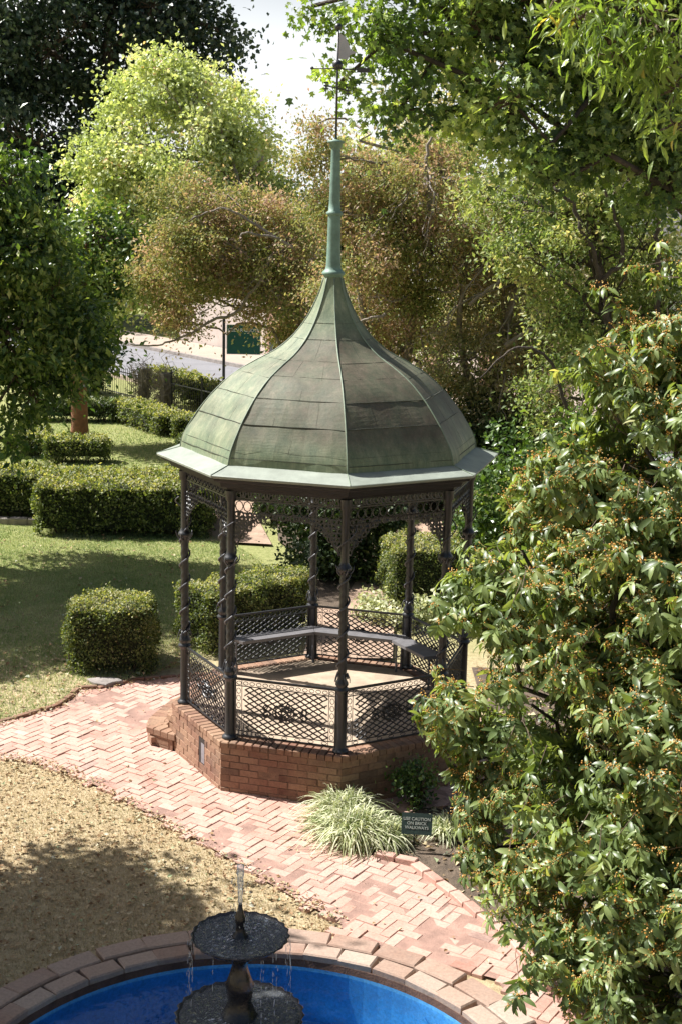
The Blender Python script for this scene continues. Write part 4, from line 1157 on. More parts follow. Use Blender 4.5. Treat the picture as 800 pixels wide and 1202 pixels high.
hedge('small clipped hedge left of the reddish tree trunk', (-7.3, 18.9), (1.0, 1.3, .62), .08, 1200, .055, group=GH)
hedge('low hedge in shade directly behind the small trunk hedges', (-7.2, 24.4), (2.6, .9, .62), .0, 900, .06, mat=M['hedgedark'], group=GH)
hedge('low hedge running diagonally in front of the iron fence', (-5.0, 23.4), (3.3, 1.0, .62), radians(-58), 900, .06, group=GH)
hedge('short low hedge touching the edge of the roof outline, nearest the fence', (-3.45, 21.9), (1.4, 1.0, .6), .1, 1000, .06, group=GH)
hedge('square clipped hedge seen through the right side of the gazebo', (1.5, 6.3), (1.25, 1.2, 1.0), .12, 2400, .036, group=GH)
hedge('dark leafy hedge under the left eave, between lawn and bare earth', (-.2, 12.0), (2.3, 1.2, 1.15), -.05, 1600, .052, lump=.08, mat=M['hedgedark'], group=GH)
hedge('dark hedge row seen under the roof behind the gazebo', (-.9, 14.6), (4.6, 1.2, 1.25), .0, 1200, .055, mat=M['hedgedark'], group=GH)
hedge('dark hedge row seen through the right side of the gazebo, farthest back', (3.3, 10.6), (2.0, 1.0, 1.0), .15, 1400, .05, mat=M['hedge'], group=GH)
# verge hedges beyond fence
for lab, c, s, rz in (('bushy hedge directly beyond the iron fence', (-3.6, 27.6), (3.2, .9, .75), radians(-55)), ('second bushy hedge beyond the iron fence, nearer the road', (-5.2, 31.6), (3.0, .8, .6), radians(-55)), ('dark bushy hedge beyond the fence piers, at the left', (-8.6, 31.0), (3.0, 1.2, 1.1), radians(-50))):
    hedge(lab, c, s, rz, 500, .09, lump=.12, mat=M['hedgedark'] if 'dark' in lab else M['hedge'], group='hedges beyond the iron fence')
g = Geo()
for i in range(7):
    brick(g, (-7.3 + i * .36, 11.15, .06), (.35, .18, .13), random.gauss(0, .03), 0, 0, .015, random.random())
tag(g.build('stone_edging', M['stone']), 'pale stone edging in front of the left hedge beyond the lawn', 'edging')

# ------------------------------------------------------------------ fence, road, wall
fdir = unit(np.array([-2.45, 3.5, 0.])); fst = np.array([-1.6, 22.15, 0.])
fe = thing('iron_fence', 'black iron picket fence running along the near side of the road', 'fence', tuple(fst))
g = Geo(); Lf = 5.4
for i in range(int(Lf / .12)):
    c = fst + fdir * (i * .12 + .06); tube(g, [c + UZ * .08, c + UZ * .98], .011, 4); tube(g, [c + UZ * .98, c + UZ * 1.08], [.02, .002], 4)
part(g, 'pickets', M['iron'], fe)
g = Geo()
for z in (.16, .84): tube(g, [fst + UZ * z, fst + fdir * Lf + UZ * z], .02, 4)
part(g, 'rails', M['iron_worn'], fe)
for i in range(4):
    g = Geo(); c = fst + fdir * (i * 1.8); tube(g, [c, c + UZ * 1.12], .03, 6); lathe(g, [(.03, 1.12), (.045, 1.15), (.001, 1.2)], c, 8); part(g, 'fence_post', M['iron'], fe)
g = Geo(); c = fst + fdir * Lf / 2; box(g, (c[0], c[1], .04), (Lf, .2, .11), math.atan2(fdir[1], fdir[0])); part(g, 'kerb', M['walk'], fe)
fe2 = thing('iron_fence', 'black iron picket fence beyond the piers, half hidden by the left tree', 'fence', (-6.4, 29, 0))
g = Geo(); f2 = fst + fdir * (Lf + 3.2); 
for i in range(26):
    c = f2 + fdir * (i * .13 - .9); tube(g, [c + UZ * .08, c + UZ * .98], .011, 4)
part(g, 'pickets', M['iron'], fe2)
g = Geo()
for z in (.16, .84): tube(g, [f2 - fdir * .9 + UZ * z, f2 + fdir * 2.4 + UZ * z], .02, 4)
part(g, 'rails', M['iron_worn'], fe2)
for lab, s in (('grey gate pier wrapped in bare vine, the nearer of the two by the fence', Lf + .35), ('grey gate pier wrapped in bare vine, the farther of the two by the fence', Lf + 1.75)):
    c = fst + fdir * s
    pi_ = thing('gate_pier', lab, 'pier', tuple(c), 'gate piers in the iron fence')
    g = Geo(); box(g, c + UZ * .52, (.24, .24, 1.04), math.atan2(fdir[1], fdir[0])); part(g, 'shaft', M['stone'], pi_)
    g = Geo(); box(g, c + UZ * 1.075, (.30, .30, .06), math.atan2(fdir[1], fdir[0])); part(g, 'cap', M['stone'], pi_)
    g = Geo()
    for i in range(150):
        b = c + rng.normal(size=3) * np.array([.16, .16, 0]) + UZ * rng.uniform(0, .9)
        limb(g, b, b + rng.normal(size=3) * np.array([.16, .16, .1]) + UZ * rng.uniform(.2, .6), .012, .004, 1.5, 6, sides=3)
    tag(part(g, 'bare_vine', M['bark_pale'], pi_), kind='stuff')

rd = unit(np.array([-.57, .82, 0.])); rn = np.array([rd[1], -rd[0], 0])     # rn points towards +x+y
rn = np.array([.82, .57, 0.])
def strip(name, o0, w0, w1, z0, z1, mat, l0=-40, l1=60, off=0):
    g = Geo(); o = np.array(o0, float)
    V = []
    for s, w_ in ((l0, w0), (l1, w0), (l1, w1), (l0, w1)):
        p = o + rd * s + rn * w_; V.append((p[0], p[1], z0))
    V = V + [(x, y, z1) for x, y, _ in V]
    g.add(V, [(4, 7, 6, 5)] if True else [], None); g.add(V, BOXQ[2:])
    return tag(g.build(name, mat), kind='structure')
RO = (-5.0, 31.2, 0)      # near edge of the road
g = Geo(); 
def flat(name, w0, w1, z, mat, l0=-60, l1=80):
    g = Geo(); o = np.array(RO); V = []
    for s, w_ in ((l0, w0), (l1, w0), (l1, w1), (l0, w1)):
        p = o + rd * s + rn * w_; V.append((p[0], p[1], z))
    g.add(V, [(3, 2, 1, 0)] if np.cross(np.array(V[1]) - np.array(V[0]), np.array(V[2]) - np.array(V[1]))[2] < 0 else [(0, 1, 2, 3)])
    return tag(g.build(name, mat), kind='structure')
flat('road', 0, 5.6, .008, M['asphalt'])
def kerb(name, w0, w1, mat, z=.12):
    g = Geo(); o = np.array(RO) + rn * (w0 + w1) / 2 + rd * 10
    box(g, (o[0], o[1], z / 2), (140, w1 - w0, z), math.atan2(rd[1], rd[0])); return tag(g.build(name, mat), kind='structure')
kerb('near_kerb', -.18, 0, M['walk']); kerb('pavement', 5.62, 8.2, M['walk'], .13); kerb('far_kerb', 5.44, 5.62, M['stone'], .14)
# far wall with pillars
wo = np.array(RO) + rn * 8.4; wa = math.atan2(rd[1], rd[0])
wl = thing('garden_wall', 'pale rendered wall with brick pillars on the far side of the road', 'wall', (wo[0], wo[1], 0))
g = Geo(); c = wo + rd * 2; box(g, (c[0], c[1], 1.1), (26, .25, 2.2), wa); part(g, 'wall', M['wall_pale'], wl)
for s in (-9, -6, -3.1, .3, 3.6, 7):
    g = Geo(); c = wo + rd * s - rn * .1; box(g, (c[0], c[1], 1.2), (.62, .55, 2.4), wa); brick(g, (c[0], c[1], 2.46), (.75, .68, .12), wa); part(g, 'pillar', M['wall_brick'], wl)
g = Geo(); c = np.array(RO) + rn * 5.9 + rd * 3.4; box(g, (c[0], c[1], .6), (.28, .28, 1.2), wa); lathe(g, [(.16, 1.2), (.12, 1.28), (.001, 1.32)], c, 8)
tag(g.build('bollard', M['darkpost']), 'dark square post on the pavement across the road', 'post')
# pale building behind trees
bd = thing('house', 'pale house glimpsed through the trees at the right beyond the garden', 'house', (9, 46, 0))
g = Geo(); box(g, (9, 46, 2.6), (11, 7, 5.2), .2); part(g, 'wall', M['white'], bd)
g = Geo(); rx = np.array([(-5.9, -3.9, 5.2), (5.9, -3.9, 5.2), (5.9, 3.9, 5.2), (-5.9, 3.9, 5.2), (-5.9, 0, 7.4), (5.9, 0, 7.4)]) @ rotm(0, 0, .2).T + np.array([9, 46, 0])
g.add(rx, [(0, 1, 5, 4), (2, 3, 4, 5), (0, 3, 2, 1)], [(0, 4, 3), (1, 2, 5)]); part(g, 'roof', M['roofgrey'], bd)
for i in range(4):
    g = Geo(); v = rotm(0, 0, .2) @ np.array([-4 + i * 2.6, -3.52, 1.6]) + np.array([9, 46, 0]); box(g, v, (1.0, .06, 1.3), .2); part(g, 'window', M['vent'], bd)

# ------------------------------------------------------------------ trees
G1 = [(0, (.012, .028, .018)), (.4, (.03, .055, .03)), (.8, (.055, .085, .045)), (1, (.12, .15, .09))]
M['evergreen'] = leafmat('evergreen_leaves', G1, .15, .4, (1.3, 1.5, .8), .5)
M['yellow'] = leafmat('yellow_green_leaves', [(0, (0.185, 0.228, 0.111)), (.35, (0.399, 0.476, 0.217)), (.65, (0.663, 0.713, 0.385)), (.85, (0.75, 0.75, 0.595)), (.96, (0.75, 0.75, 0.627)), (1, (0.75, 0.503, 0.352))], .35, .5, (1.4, 1.4, .6), .4)
M['brownleaf'] = leafmat('brown_pink_leaves', [(0, (0.108, 0.145, 0.046)), (.25, (0.228, 0.28, 0.087)), (.5, (0.371, 0.383, 0.146)), (.66, (0.417, 0.34, 0.181)), (.82, (0.463, 0.308, 0.241)), (1, (0.616, 0.473, 0.373))], .42, .6, (1.3, 1.15, .8), .3)
M['oliveleaf'] = leafmat('olive_leaves', [(0, (0.075, 0.124, 0.04)), (.35, (0.191, 0.264, 0.082)), (.65, (0.347, 0.405, 0.156)), (.9, (0.5, 0.486, 0.25)), (1, (0.597, 0.504, 0.296))], .4, .5, (1.4, 1.4, .7), .4)
M['mixleaf'] = leafmat('olive_brown_leaves', [(0, (0.099, 0.125, 0.055)), (.3, (0.237, 0.253, 0.117)), (.55, (0.373, 0.361, 0.201)), (.8, (0.494, 0.398, 0.293)), (.95, (0.635, 0.537, 0.428)), (1, (0.64, 0.413, 0.215))], .42, .5, (1.3, 1.25, .7), .45)
M['maple'] = leafmat('maple_leaves', [(0, (0.039, 0.076, 0.034)), (.4, (0.116, 0.175, 0.061)), (.75, (0.258, 0.338, 0.11)), (1, (0.535, 0.587, 0.227))], .35, .38, (1.7, 1.9, .5), .5)
M['pecan'] = leafmat('pecan_leaves', [(0, (0.1, 0.157, 0.043)), (.5, (0.196, 0.268, 0.074)), (.9, (0.316, 0.373, 0.122)), (1, (0.503, 0.382, 0.107))], .45, .4, (1.5, 1.6, .5), .5)
M['leftleaf'] = leafmat('left_tree_leaves', [(0, (0.026, 0.062, 0.019)), (.45, (0.079, 0.138, 0.036)), (.8, (0.215, 0.289, 0.068)), (.95, (0.403, 0.469, 0.138)), (1, (0.604, 0.635, 0.276))], .25, .36, (1.5, 1.7, .5), .5)

tree('evergreen_tree', 'tall dark evergreen tree filling the top left behind the yellow-green tree', 'tree', (-12.4, 61, 0), [(-12.2, 61, 5), (-11.8, 61, 11), (-11.5, 61, 17)], .55,
     [(-14.45, 59.71, 13.44, 4.58), (-10.95, 62.33, 14.64, 4.06), (-15.14, 58.40, 8.79, 4.06), (-12.38, 61.02, 8.11, 3.01), (-7.73, 61.02, 13.93, 2.29), (-5.76, 59.71, 14.52, 1.51), (-8.86, 59.71, 15.61, 2.36), (-16.07, 59.71, 16.66, 4.06), (-12.22, 62.33, 18.79, 4.19), (-19.62, 59.71, 12.51, 4.06), (-15.72, 59.71, 4.04, 3.93)],
     M['evergreen'], M['bark'], .31, 1500, 38, .5, LEAFB)
tree('yellow_green_tree', 'broad yellow-green tree with pale limbs left of the gazebo spire', 'tree', (-1.3, 28, 0), [(-1.5, 28, 2.6), (-2.1, 28.1, 4.9), (-3.0, 28.2, 7.2)], .26,
     [(-5.36, 28, 9.15, 1.3), (-4.09, 29, 9.2, 1.2), (-6.35, 27, 7.28, 1.1), (-2.99, 28, 8.1, 1.1), (-2.41, 29, 6.93, 1.0), (-6, 27, 5.72, 1.4), (-7.17, 28, 4.45, 1.0), (-4.27, 27, 7.09, 1.5), (-1.9, 28, 6.0, .7), (-4.99, 28, 9.87, .6), (-7.06, 28, 3.4, 1.0), (-8.2, 29, 2.9, .7), (-6.1, 27.2, 4.3, 1.2), (-5.1, 27, 3.5, .9), (-5.0, 27, 5.4, 1.1), (-1.6, 28.2, 5.2, .8)],
     M['yellow'], M['bark_pale'], .135, 3200, 32, .22, LEAFB, gaps=-.4, nbr=12, limbs=[([(-2.33, 27.2, 3.8), (-2.54, 27.1, 5.3), (-2.73, 27, 6.41), (-3.06, 26.9, 7.39), (-3.32, 26.9, 8.23)], .11), ([(-2.73, 27, 6.41), (-2.36, 26.8, 7.03), (-2.06, 26.8, 7.41)], .06)])
tree('crape_myrtle', 'brownish crape myrtle with bare pale limbs hanging over the road left of the roof', 'tree', (-.5, 20.6, 0), [(-.6, 20.5, 2.0), (-.8, 20.4, 3.6), (-1.1, 20.3, 5.2)], .13,
     [(-3.5, 20, 6.05, .8), (-3.7, 19, 4.9, .7), (-2.7, 20, 5.0, 1.0), (-1.96, 21, 5.8, .8), (-3.2, 19.5, 4.1, .5), (-1.58, 20, 4.1, .95), (-1.09, 20.5, 5.13, .85), (-3.6, 19.5, 3.25, .38), (-.97, 21, 3.32, .7), (-4.3, 20, 4.2, .45), (-4.0, 20, 3.5, .35)],
     M['brownleaf'], M['bark_pale'], .098, 2900, 25, .24, LEAF, gaps=-.35, nbr=12, limbs=[([(-1.48, 19.4, 4.83), (-2.2, 19.3, 3.57), (-2.83, 19.2, 3.31), (-3.46, 19.1, 2.95), (-4.09, 19, 2.7), (-4.82, 19, 2.7)], .05), ([(-.97, 19.4, 5.04), (-1.91, 19.2, 5.59), (-2.69, 19, 5.92), (-3.56, 18.9, 5.55)], .045), ([(-1.28, 19.2, 5.24), (-2.11, 19, 5.38), (-2.21, 19, 5.12)], .04)],
     mat2=None)
tree('crape_myrtle', 'brownish crape myrtle directly behind the copper spire', 'tree', (1.4, 15, 0), [(1.5, 14.8, 2.2), (1.75, 14.5, 4.6), (1.85, 14.3, 6.8)], .12,
     [(.05, 14, 5.9, .6), (.84, 14, 5.07, .95), (1.44, 15, 3.81, 1.0), (2.04, 14, 5.09, 1.05), (.96, 14, 6.6, .7), (2.23, 15, 6.63, .9), (-.3, 14.3, 6.9, .42), (2.41, 15, 1.9, .7), (-.42, 14, 7.6, .3), (.6, 15, 2.9, .8), (.1, 15.5, 4.2, .7)],
     M['brownleaf'], M['bark_pale'], .082, 2900, 29, .19, LEAF, gaps=-.45, nbr=14, limbs=[([(.1, 13.6, 5.56), (.56, 13.6, 5.77), (.98, 13.7, 5.88), (1.67, 14, 5.84)], .035), ([(1.86, 13.7, 5.26), (1.87, 13.7, 6.1), (1.78, 13.7, 6.76), (1.87, 13.8, 7.59)], .07), ([(1.04, 13.1, 3.96), (.44, 13.1, 3.77)], .04)], extra_trunks=[[(1.0, 14.8, 2), (.6, 14.3, 4), (.3, 14, 6)]])
tree('crape_myrtle', 'olive and brown leaved tree behind the right shoulder of the roof', 'tree', (3.4, 14.8, 0), [(3.4, 14.6, 2), (3.6, 14.3, 3.8), (4.0, 14.2, 5.4)], .11,
     [(2.73, 14, 3.04, 1.05), (3.58, 15, 4.21, 1.1), (3.55, 14, 2.18, .9), (3.74, 14, 5.5, .85), (4.4, 14, 2.9, .9), (4.04, 14, 1.3, .7), (5.1, 14.4, 4.2, 1.0), (2.9, 14.6, 4.8, .7)],
     M['mixleaf'], M['bark_pale'], .088, 2300, 29, .19, LEAF, nbr=12, limbs=[([(2.68, 13.1, 4.17), (3.24, 13.2, 4.61), (3.6, 13.2, 4.92), (4.36, 13.5, 5.31)], .04), ([(3.16, 13.1, 5.12), (3.57, 13.1, 5.5), (4.25, 13.2, 5.78), (5.1, 13.3, 5.87)], .035), ([(3.41, 12.9, 3.4), (4.09, 13, 3.85), (4.51, 13.1, 4.15), (5.37, 13.3, 4.31)], .055)], extra_trunks=[[(3.0, 14.5, 2), (2.6, 14.2, 3.6), (2.7, 14, 5)]])
tree('broadleaf_tree', 'dark green broad-leaved tree overhanging the top of the picture right of the weather vane', 'tree', (6.4, 5.5, 0), [(6.3, 5.3, 4), (5.8, 5, 7), (4.6, 4.8, 9.4)], .22,
     [(-.35, 4, 8.5, .2), (.47, 4, 8.28, .5), (1.2, 5, 8.09, .6), (.83, 4, 7.29, .38), (1.79, 4, 8.21, .53), (2.21, 3.5, 7.34, .52), (2.48, 3.5, 6.61, .46), (2.86, 4.5, 8.08, .61), (3.36, 4, 7.61, .59), (3.3, 4, 6.75, .5), (4.05, 4, 7.2, .65), (4.39, 4, 6.4, .53), (.05, 4, 7.59, .18), (1.71, 4.5, 7.29, .34), (2.43, 4, 8.64, .71), (3.72, 5, 8.59, .75), (1.6, 4.5, 9.2, .8), (3.2, 4.5, 9.7, 1.0), (4.8, 5, 9.2, 1.2), (5.4, 5, 7.8, 1.0), (.5, 4.5, 9.1, .5)],
     M['maple'], M['bark'], .10, 1800, 22, .17, MAPLE, droop=.7, shell=.3, up=.7)
tree('leaning_tree', 'dark-limbed leaning tree behind the top of the flowering shrub', 'tree', (5.4, 11.3, 0), [(5.3, 11.2, 2), (5.0, 11.1, 4.2), (4.6, 11.2, 6.0)], .15,
     [(4.74, 11.4, 5.78, .75), (3.84, 11.4, 5.23, .7), (5.69, 11.4, 5.42, .85), (5.22, 11.8, 4.54, .8), (4.21, 11.4, 4.08, .7), (6.08, 11.3, 4.2, .8), (3.22, 11.3, 5.21, .5), (4.54, 11.4, 6.45, .6), (2.82, 12.3, 6.11, .5), (5.73, 12.3, 3.15, 1.0), (4.3, 11.4, 2.43, .8), (5.4, 12, 6.6, .8), (3.6, 12, 6.4, .7)],
     M['oliveleaf'], M['bark'], .10, 1700, 24, .19, LEAF, nbr=12, limbs=[([(5.19, 10.7, 3.4), (4.8, 10.7, 4.79), (4.61, 10.6, 5.32), (4.18, 10.6, 6.14), (3.85, 10.6, 6.43)], .07), ([(4.8, 10.7, 4.79), (5.16, 10.6, 5.25), (4.95, 10.6, 6.01), (4.52, 10.6, 6.89)], .05), ([(5.9, 10.6, 3.42), (5.82, 10.6, 5.27), (5.7, 10.6, 6.32), (5.91, 10.7, 7.07)], .06), ([(4.3, 10.4, 2.43), (3.94, 10.4, 3.37), (3.3, 10.4, 3.6), (2.69, 10.5, 3.03)], .04)])
tree('pecan_tree', 'bright yellow-green tree with long narrow leaves in the top right corner', 'tree', (4.9, -1.5, 0), [(4.8, -1.6, 4), (4.4, -2, 7), (3.6, -2.6, 8.4)], .14,
     [(2.52, -3, 7.52, .38), (2.22, -3, 7.31, .25), (2.76, -3, 6.99, .3), (2.09, -2.6, 7.63, .3), (1.82, -2.7, 7.75, .16), (2.74, -3.2, 6.7, .14), (3.2, -2.8, 7.6, .5), (2.6, -2.8, 8.2, .5), (3.4, -2.5, 8.6, .7)],
     M['pecan'], M['bark'], .15, 210, 16, .12, NARROW, droop=.9, shell=.3, up=.6)
tree('broadleaf_tree', 'glossy dark green tree leaning in from the left edge above the lawn', 'tree', (-8.4, 8.6, 0), [(-8.2, 8.4, 2), (-7.7, 8.2, 4), (-7.1, 8.0, 5.4)], .2,
     [(-5.18, 8.5, 5.25, 0.8), (-4.64, 8.5, 4.43, 0.75), (-5.36, 8.5, 3.71, 0.85), (-4.38, 8.5, 3.55, 0.58), (-4.96, 8.5, 2.8, 0.56), (-4.15, 8.5, 3.98, 0.39), (-5.29, 8.5, 6.2, 0.56), (-6.03, 8.5, 4.81, 1.17), (-5.26, 8.0, 2.05, 0.24), (-6.36, 8.5, 3.27, 1.13), (-6.67, 8.5, 6.17, 1.17), (-7.14, 8.1, 5.06, 1.22), (-7.9, 7.2, 5.2, 1.5), (-6.5, 6.6, 5.6, 0.8), (-7.4, 5.7, 5.0, 1.3), (-8.4, 6.6, 4.6, 1.2), (-7.0, 7.8, 5.0, 1.2), (-8.0, 4.9, 4.6, 1.2)],
     M['leftleaf'], M['bark'], .135, 3100, 26, .17, LEAF, droop=.6, shell=.5, tsd=.5)
tree('red_barked_tree', 'tree with a sunlit reddish trunk rising from the small clipped hedges', 'tree', (-6.32, 20.4, 0), [(-6.28, 20.2, 1.8), (-6.3, 20.5, 3.2), (-6.4, 20.6, 4.4)], .2,
     [(-6.38, 20.6, 3.9, 1.0), (-6.02, 21.1, 5.11, 1.0), (-7.21, 20.6, 4.68, 1.2), (-7.04, 20.6, 2.9, .7), (-5.97, 20.8, 2.9, .6)],
     M['leftleaf'], M['bark_red'], .14, 480, 28, .24, LEAFB)
# out-of-frame tree at the left whose crown shades the lawn beside the pool
tree('shade_tree', 'leafy tree just outside the left edge that shades the lawn and pool', 'tree', (-7.4, -3.4, 0), [(-7.2, -3.4, 2), (-6.6, -3.5, 3.8), (-5.8, -3.6, 5.2)], .16,
     [(-6.45, -2.55, 5.6, 1.25), (-7.65, -2.65, 5.2, 1.3), (-5.65, -3.65, 5.8, 0.9), (-6.05, -4.95, 5.6, 1.4), (-4.85, -5.45, 5.7, 1.1), (-4.65, -6.75, 5.7, 1.2), (-6.15, -6.65, 5.6, 1.4), (-7.55, -4.85, 5.4, 1.4)],
     M['leftleaf'], M['bark'], .13, 3000, 30, .2, LEAFB, shell=.1, gaps=-1.6)

# far backdrop: one tree per crown, beyond the road
BD = [('muted green tree far behind the yellow-green tree', (-3.4, 57), [(-2.66, 58, 4.02, 3.0), (-4.5, 58, 3.0, 2.6)], 'mixleaf'),
      ('distant tree straight behind the spire', (.4, 58), [(.4, 58, 2.6, 3.6), (1.96, 58, 8.0, 2.0), (1.18, 58, 5.6, 1.9), (2.4, 59, 5.2, 2.2)], 'yellow'),
      ('tall distant tree behind the spire, right of the sky gap', (4.6, 61), [(3.91, 61, 5.85, 3.7), (5.28, 60, 11.27, 2.9), (4.0, 60, 8.6, 2.2), (3.5, 58, 1.4, 2.8)], 'mixleaf'),
      ('wide distant tree behind the dark leaning limbs', (8.2, 58), [(7.11, 58, 8.02, 3.9), (8.59, 58, 12.97, 3.6), (10.62, 58, 6.42, 4.0), (7.4, 58, 2.4, 3.6)], 'oliveleaf'),
      ('distant tree behind the pecan leaves at the right edge', (13.8, 58), [(13.96, 58, 8.17, 4.0), (12.83, 58, 12.66, 3.6), (11.6, 58, 2.6, 3.6), (13.6, 57, 3, 3.4)], 'oliveleaf'),
      ('farthest right tree of the distant row', (17.6, 60), [(17.28, 60, 4.5, 4.1), (17.08, 58, 12.35, 3.6), (17.5, 59, 8.6, 3.4)], 'oliveleaf'),
      ('distant dark tree behind the far wall, left of the yellow-green tree', (-16.5, 62), [(-16, 62, 5, 4), (-17.5, 62, 9.5, 4), (-13, 63, 4.5, 3.5)], 'evergreen'),
      ('distant tree behind the far wall above the street sign', (-8.2, 56), [(-8.0, 57, 5.2, 2.4), (-6.0, 57, 4.6, 2.2), (-9.6, 57, 4.6, 2.4)], 'oliveleaf')]
for lab, b, lobes, mt in BD:
    tree('distant_tree', lab, 'tree', (b[0], b[1], 0), [(b[0], b[1], 2.5), (b[0] + .2, b[1], 5), (b[0] + .3, b[1], 7.5)], .3, lobes, M[mt], M['bark'], .30, 430 if len(lobes) > 2 else 260, 34, .45, LEAFB, group='trees beyond the road', twigs=False)

# mid-distance tall understorey behind the gazebo at right (gives the dense olive wall)
tree('understorey_tree', 'bushy olive tree filling the gap behind the crape myrtles', 'tree', (3.0, 24, 0), [(3.0, 24, 1.5), (3.1, 24, 3), (3.2, 24, 4.6)], .16,
     [(1.0, 24, 2.4, 1.7), (3.0, 24, 3.2, 1.9), (5.2, 24, 3.0, 2.0), (2.2, 25, 5.2, 1.5), (4.6, 25, 5.8, 1.8), (7.2, 24, 3.6, 2.0), (7.0, 25, 6.6, 1.8), (-.6, 24.5, 1.9, 1.3)],
     M['oliveleaf'], M['bark'], .16, 1100, 28, .32, LEAF)

# ------------------------------------------------------------------ shrubs
def bush(name, label, c, lobes, mat, size, ncl, npl, sig, tpl=LEAFB, group=None, droop=.2):
    root = thing(name, label, 'shrub', (c[0], c[1], 0), group)
    g = Geo(); L = np.array(lobes)
    for l in L:
        for j in range(3):
            limb(g, (c[0] + random.gauss(0, .06), c[1] + random.gauss(0, .06), 0), l[:3] + rng.normal(size=3) * l[3] * .4, .025, .008, .5, 7, sides=5)
    part(g, 'stem', M['twig'], root, True)
    C, idx, P, out, ct = cluster_points(lobes, ncl, npl, sig, .7, .25)
    k = P[:, 2] > .03; P, out, ct = P[k], out[k], ct[k]; n = len(P)
    g = Geo(); nrm = unit(rdir(n) * .7 + np.array([0, 0, .55]) + out * .4); ax = unit(rdir(n) + out * .6 + np.array([0, 0, -droop]))
    inst(g, *tpl, P, frames(ax, nrm), size * rng.uniform(.6, 1.3, n), np.clip(ct * .6 + rng.uniform(0, .4, n), 0, 1))
    part(g, 'foliage', mat, root)
    return root
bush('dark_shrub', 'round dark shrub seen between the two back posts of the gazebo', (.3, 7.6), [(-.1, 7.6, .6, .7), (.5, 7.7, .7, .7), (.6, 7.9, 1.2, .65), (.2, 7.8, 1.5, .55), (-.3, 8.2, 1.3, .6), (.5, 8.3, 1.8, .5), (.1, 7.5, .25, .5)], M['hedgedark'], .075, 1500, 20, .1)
bush('pale_ground_cover', 'low pale-leaved plants at the foot of the square hedge behind the bench', (1.4, 4.75), [(.9, 4.9, .16, .22), (1.3, 4.8, .2, .25), (1.75, 4.75, .2, .26), (2.2, 4.7, .2, .25), (.65, 5.2, .14, .2)], M['lily'], .075, 300, 14, .07)
bush('dark_shrub', 'dark glossy shrub behind the right edge of the roof', (3.3, 6.2), [(3.0, 6, 1.0, .9), (3.6, 6.4, 1.6, .95), (2.7, 6.4, 1.8, .6), (3.3, 6.2, 2.3, .65), (4.4, 6.4, 1.4, 1.0)], M['leftleaf'], .10, 700, 22, .13)
bush('dark_shrub', 'dark glossy shrub standing farther back at the right behind the hedge row', (4.6, 12.6), [(4.0, 12.6, .8, .8), (5.0, 12.6, 1.0, 1.0), (3.0, 13.2, .8, .6)], M['hedgedark'], .09, 350, 22, .14)
bush('dark_shrub', 'tall dark shrub seen under the roof behind the dirt path', (2.1, 13.2), [(1.6, 13.2, .8, .8), (2.6, 13.4, 1.0, .8), (2.0, 13.3, 1.7, .7), (1.0, 13.4, 1.2, .6), (3.2, 13.6, 1.6, .7)], M['hedgedark'], .09, 900, 22, .13)
bush('small_shrub', 'small dark leafy shrub in shade against the brick base', (.95, -1.55), [(.95, -1.6, .2, .16), (1.0, -1.5, .36, .14), (.85, -1.55, .3, .12)], M['leftleaf'], .05, 70, 14, .05)

# ------------------------------------------------------------------ the big flowering shrub in the right foreground
M['oliveshrub'] = leafmat('flowering_shrub_leaves', [(0, (0.046, 0.076, 0.025)), (.4, (0.122, 0.178, 0.059)), (.72, (0.234, 0.304, 0.105)), (.92, (0.383, 0.447, 0.194)), (1, (0.502, 0.471, 0.247))], .38, .40, (1.6, 1.5, .55), .5)
M['flower'] = leafmat('small_orange_flowers', [(0, (.56, .24, .04)), (.5, (.68, .40, .10)), (1, (.75, .58, .26))], .2, .6, (1, 1, 1), .3)
sh = thing('flowering_shrub', 'tall glossy shrub with clusters of small orange flowers in the right foreground', 'shrub', (3.4, -5.2, 0))
SL = [(2.7, -5.2, 4.3, .95), (3.6, -5.4, 4.4, 1.2), (2.35, -5.0, 3.5, .9), (1.9, -4.9, 2.9, .85), (2.9, -5.6, 3.1, 1.2), (1.6, -4.7, 2.25, .7), (2.6, -5.8, 2.2, 1.1), (1.75, -4.7, 1.55, .72), (2.05, -5.4, 1.25, .82), (2.05, -4.7, .85, .6),
      (2.8, -6.2, 1.5, 1.0), (2.55, -6.3, .95, .75), (2.2, -5.7, .75, .62), (3.6, -6.2, 3.2, 1.3), (3.8, -6.2, 1.8, 1.4), (2.95, -6.6, 1.2, .7), (3.2, -4.6, 2.6, 1.3), (3.4, -4.6, 4.0, 1.1), (1.15, -4.6, 3.0, .35), (1.45, -4.8, 3.5, .45), (1.0, -4.6, 2.1, .3), (1.75, -5.0, 4.1, .4), (2.9, -4.7, 3.8, .9), (2.2, -5.1, 4.75, .5), (2.7, -5.2, 5.15, .55), (3.3, -5.3, 5.45, .85), (2.9, -4.8, 5.3, .6), (2.5, -5.4, 4.05, .6), (2.75, -5.8, 4.4, .6), (2.2, -5.2, 4.4, .5), (3.0, -5.6, 4.9, .6), (2.3, -5.3, 3.7, .5), (2.4, -4.6, 3.1, .9), (1.35, -4.7, 1.05, .3), (1.0, -4.6, 1.7, .22)]
g = Geo(); Ls = np.array(SL)
for l in Ls:
    limb(g, (3.4 + random.gauss(0, .15), -5.2 + random.gauss(0, .15), 0), l[:3], .045, .014, .35, 10)
part(g, 'stem', M['bark'], sh, True)
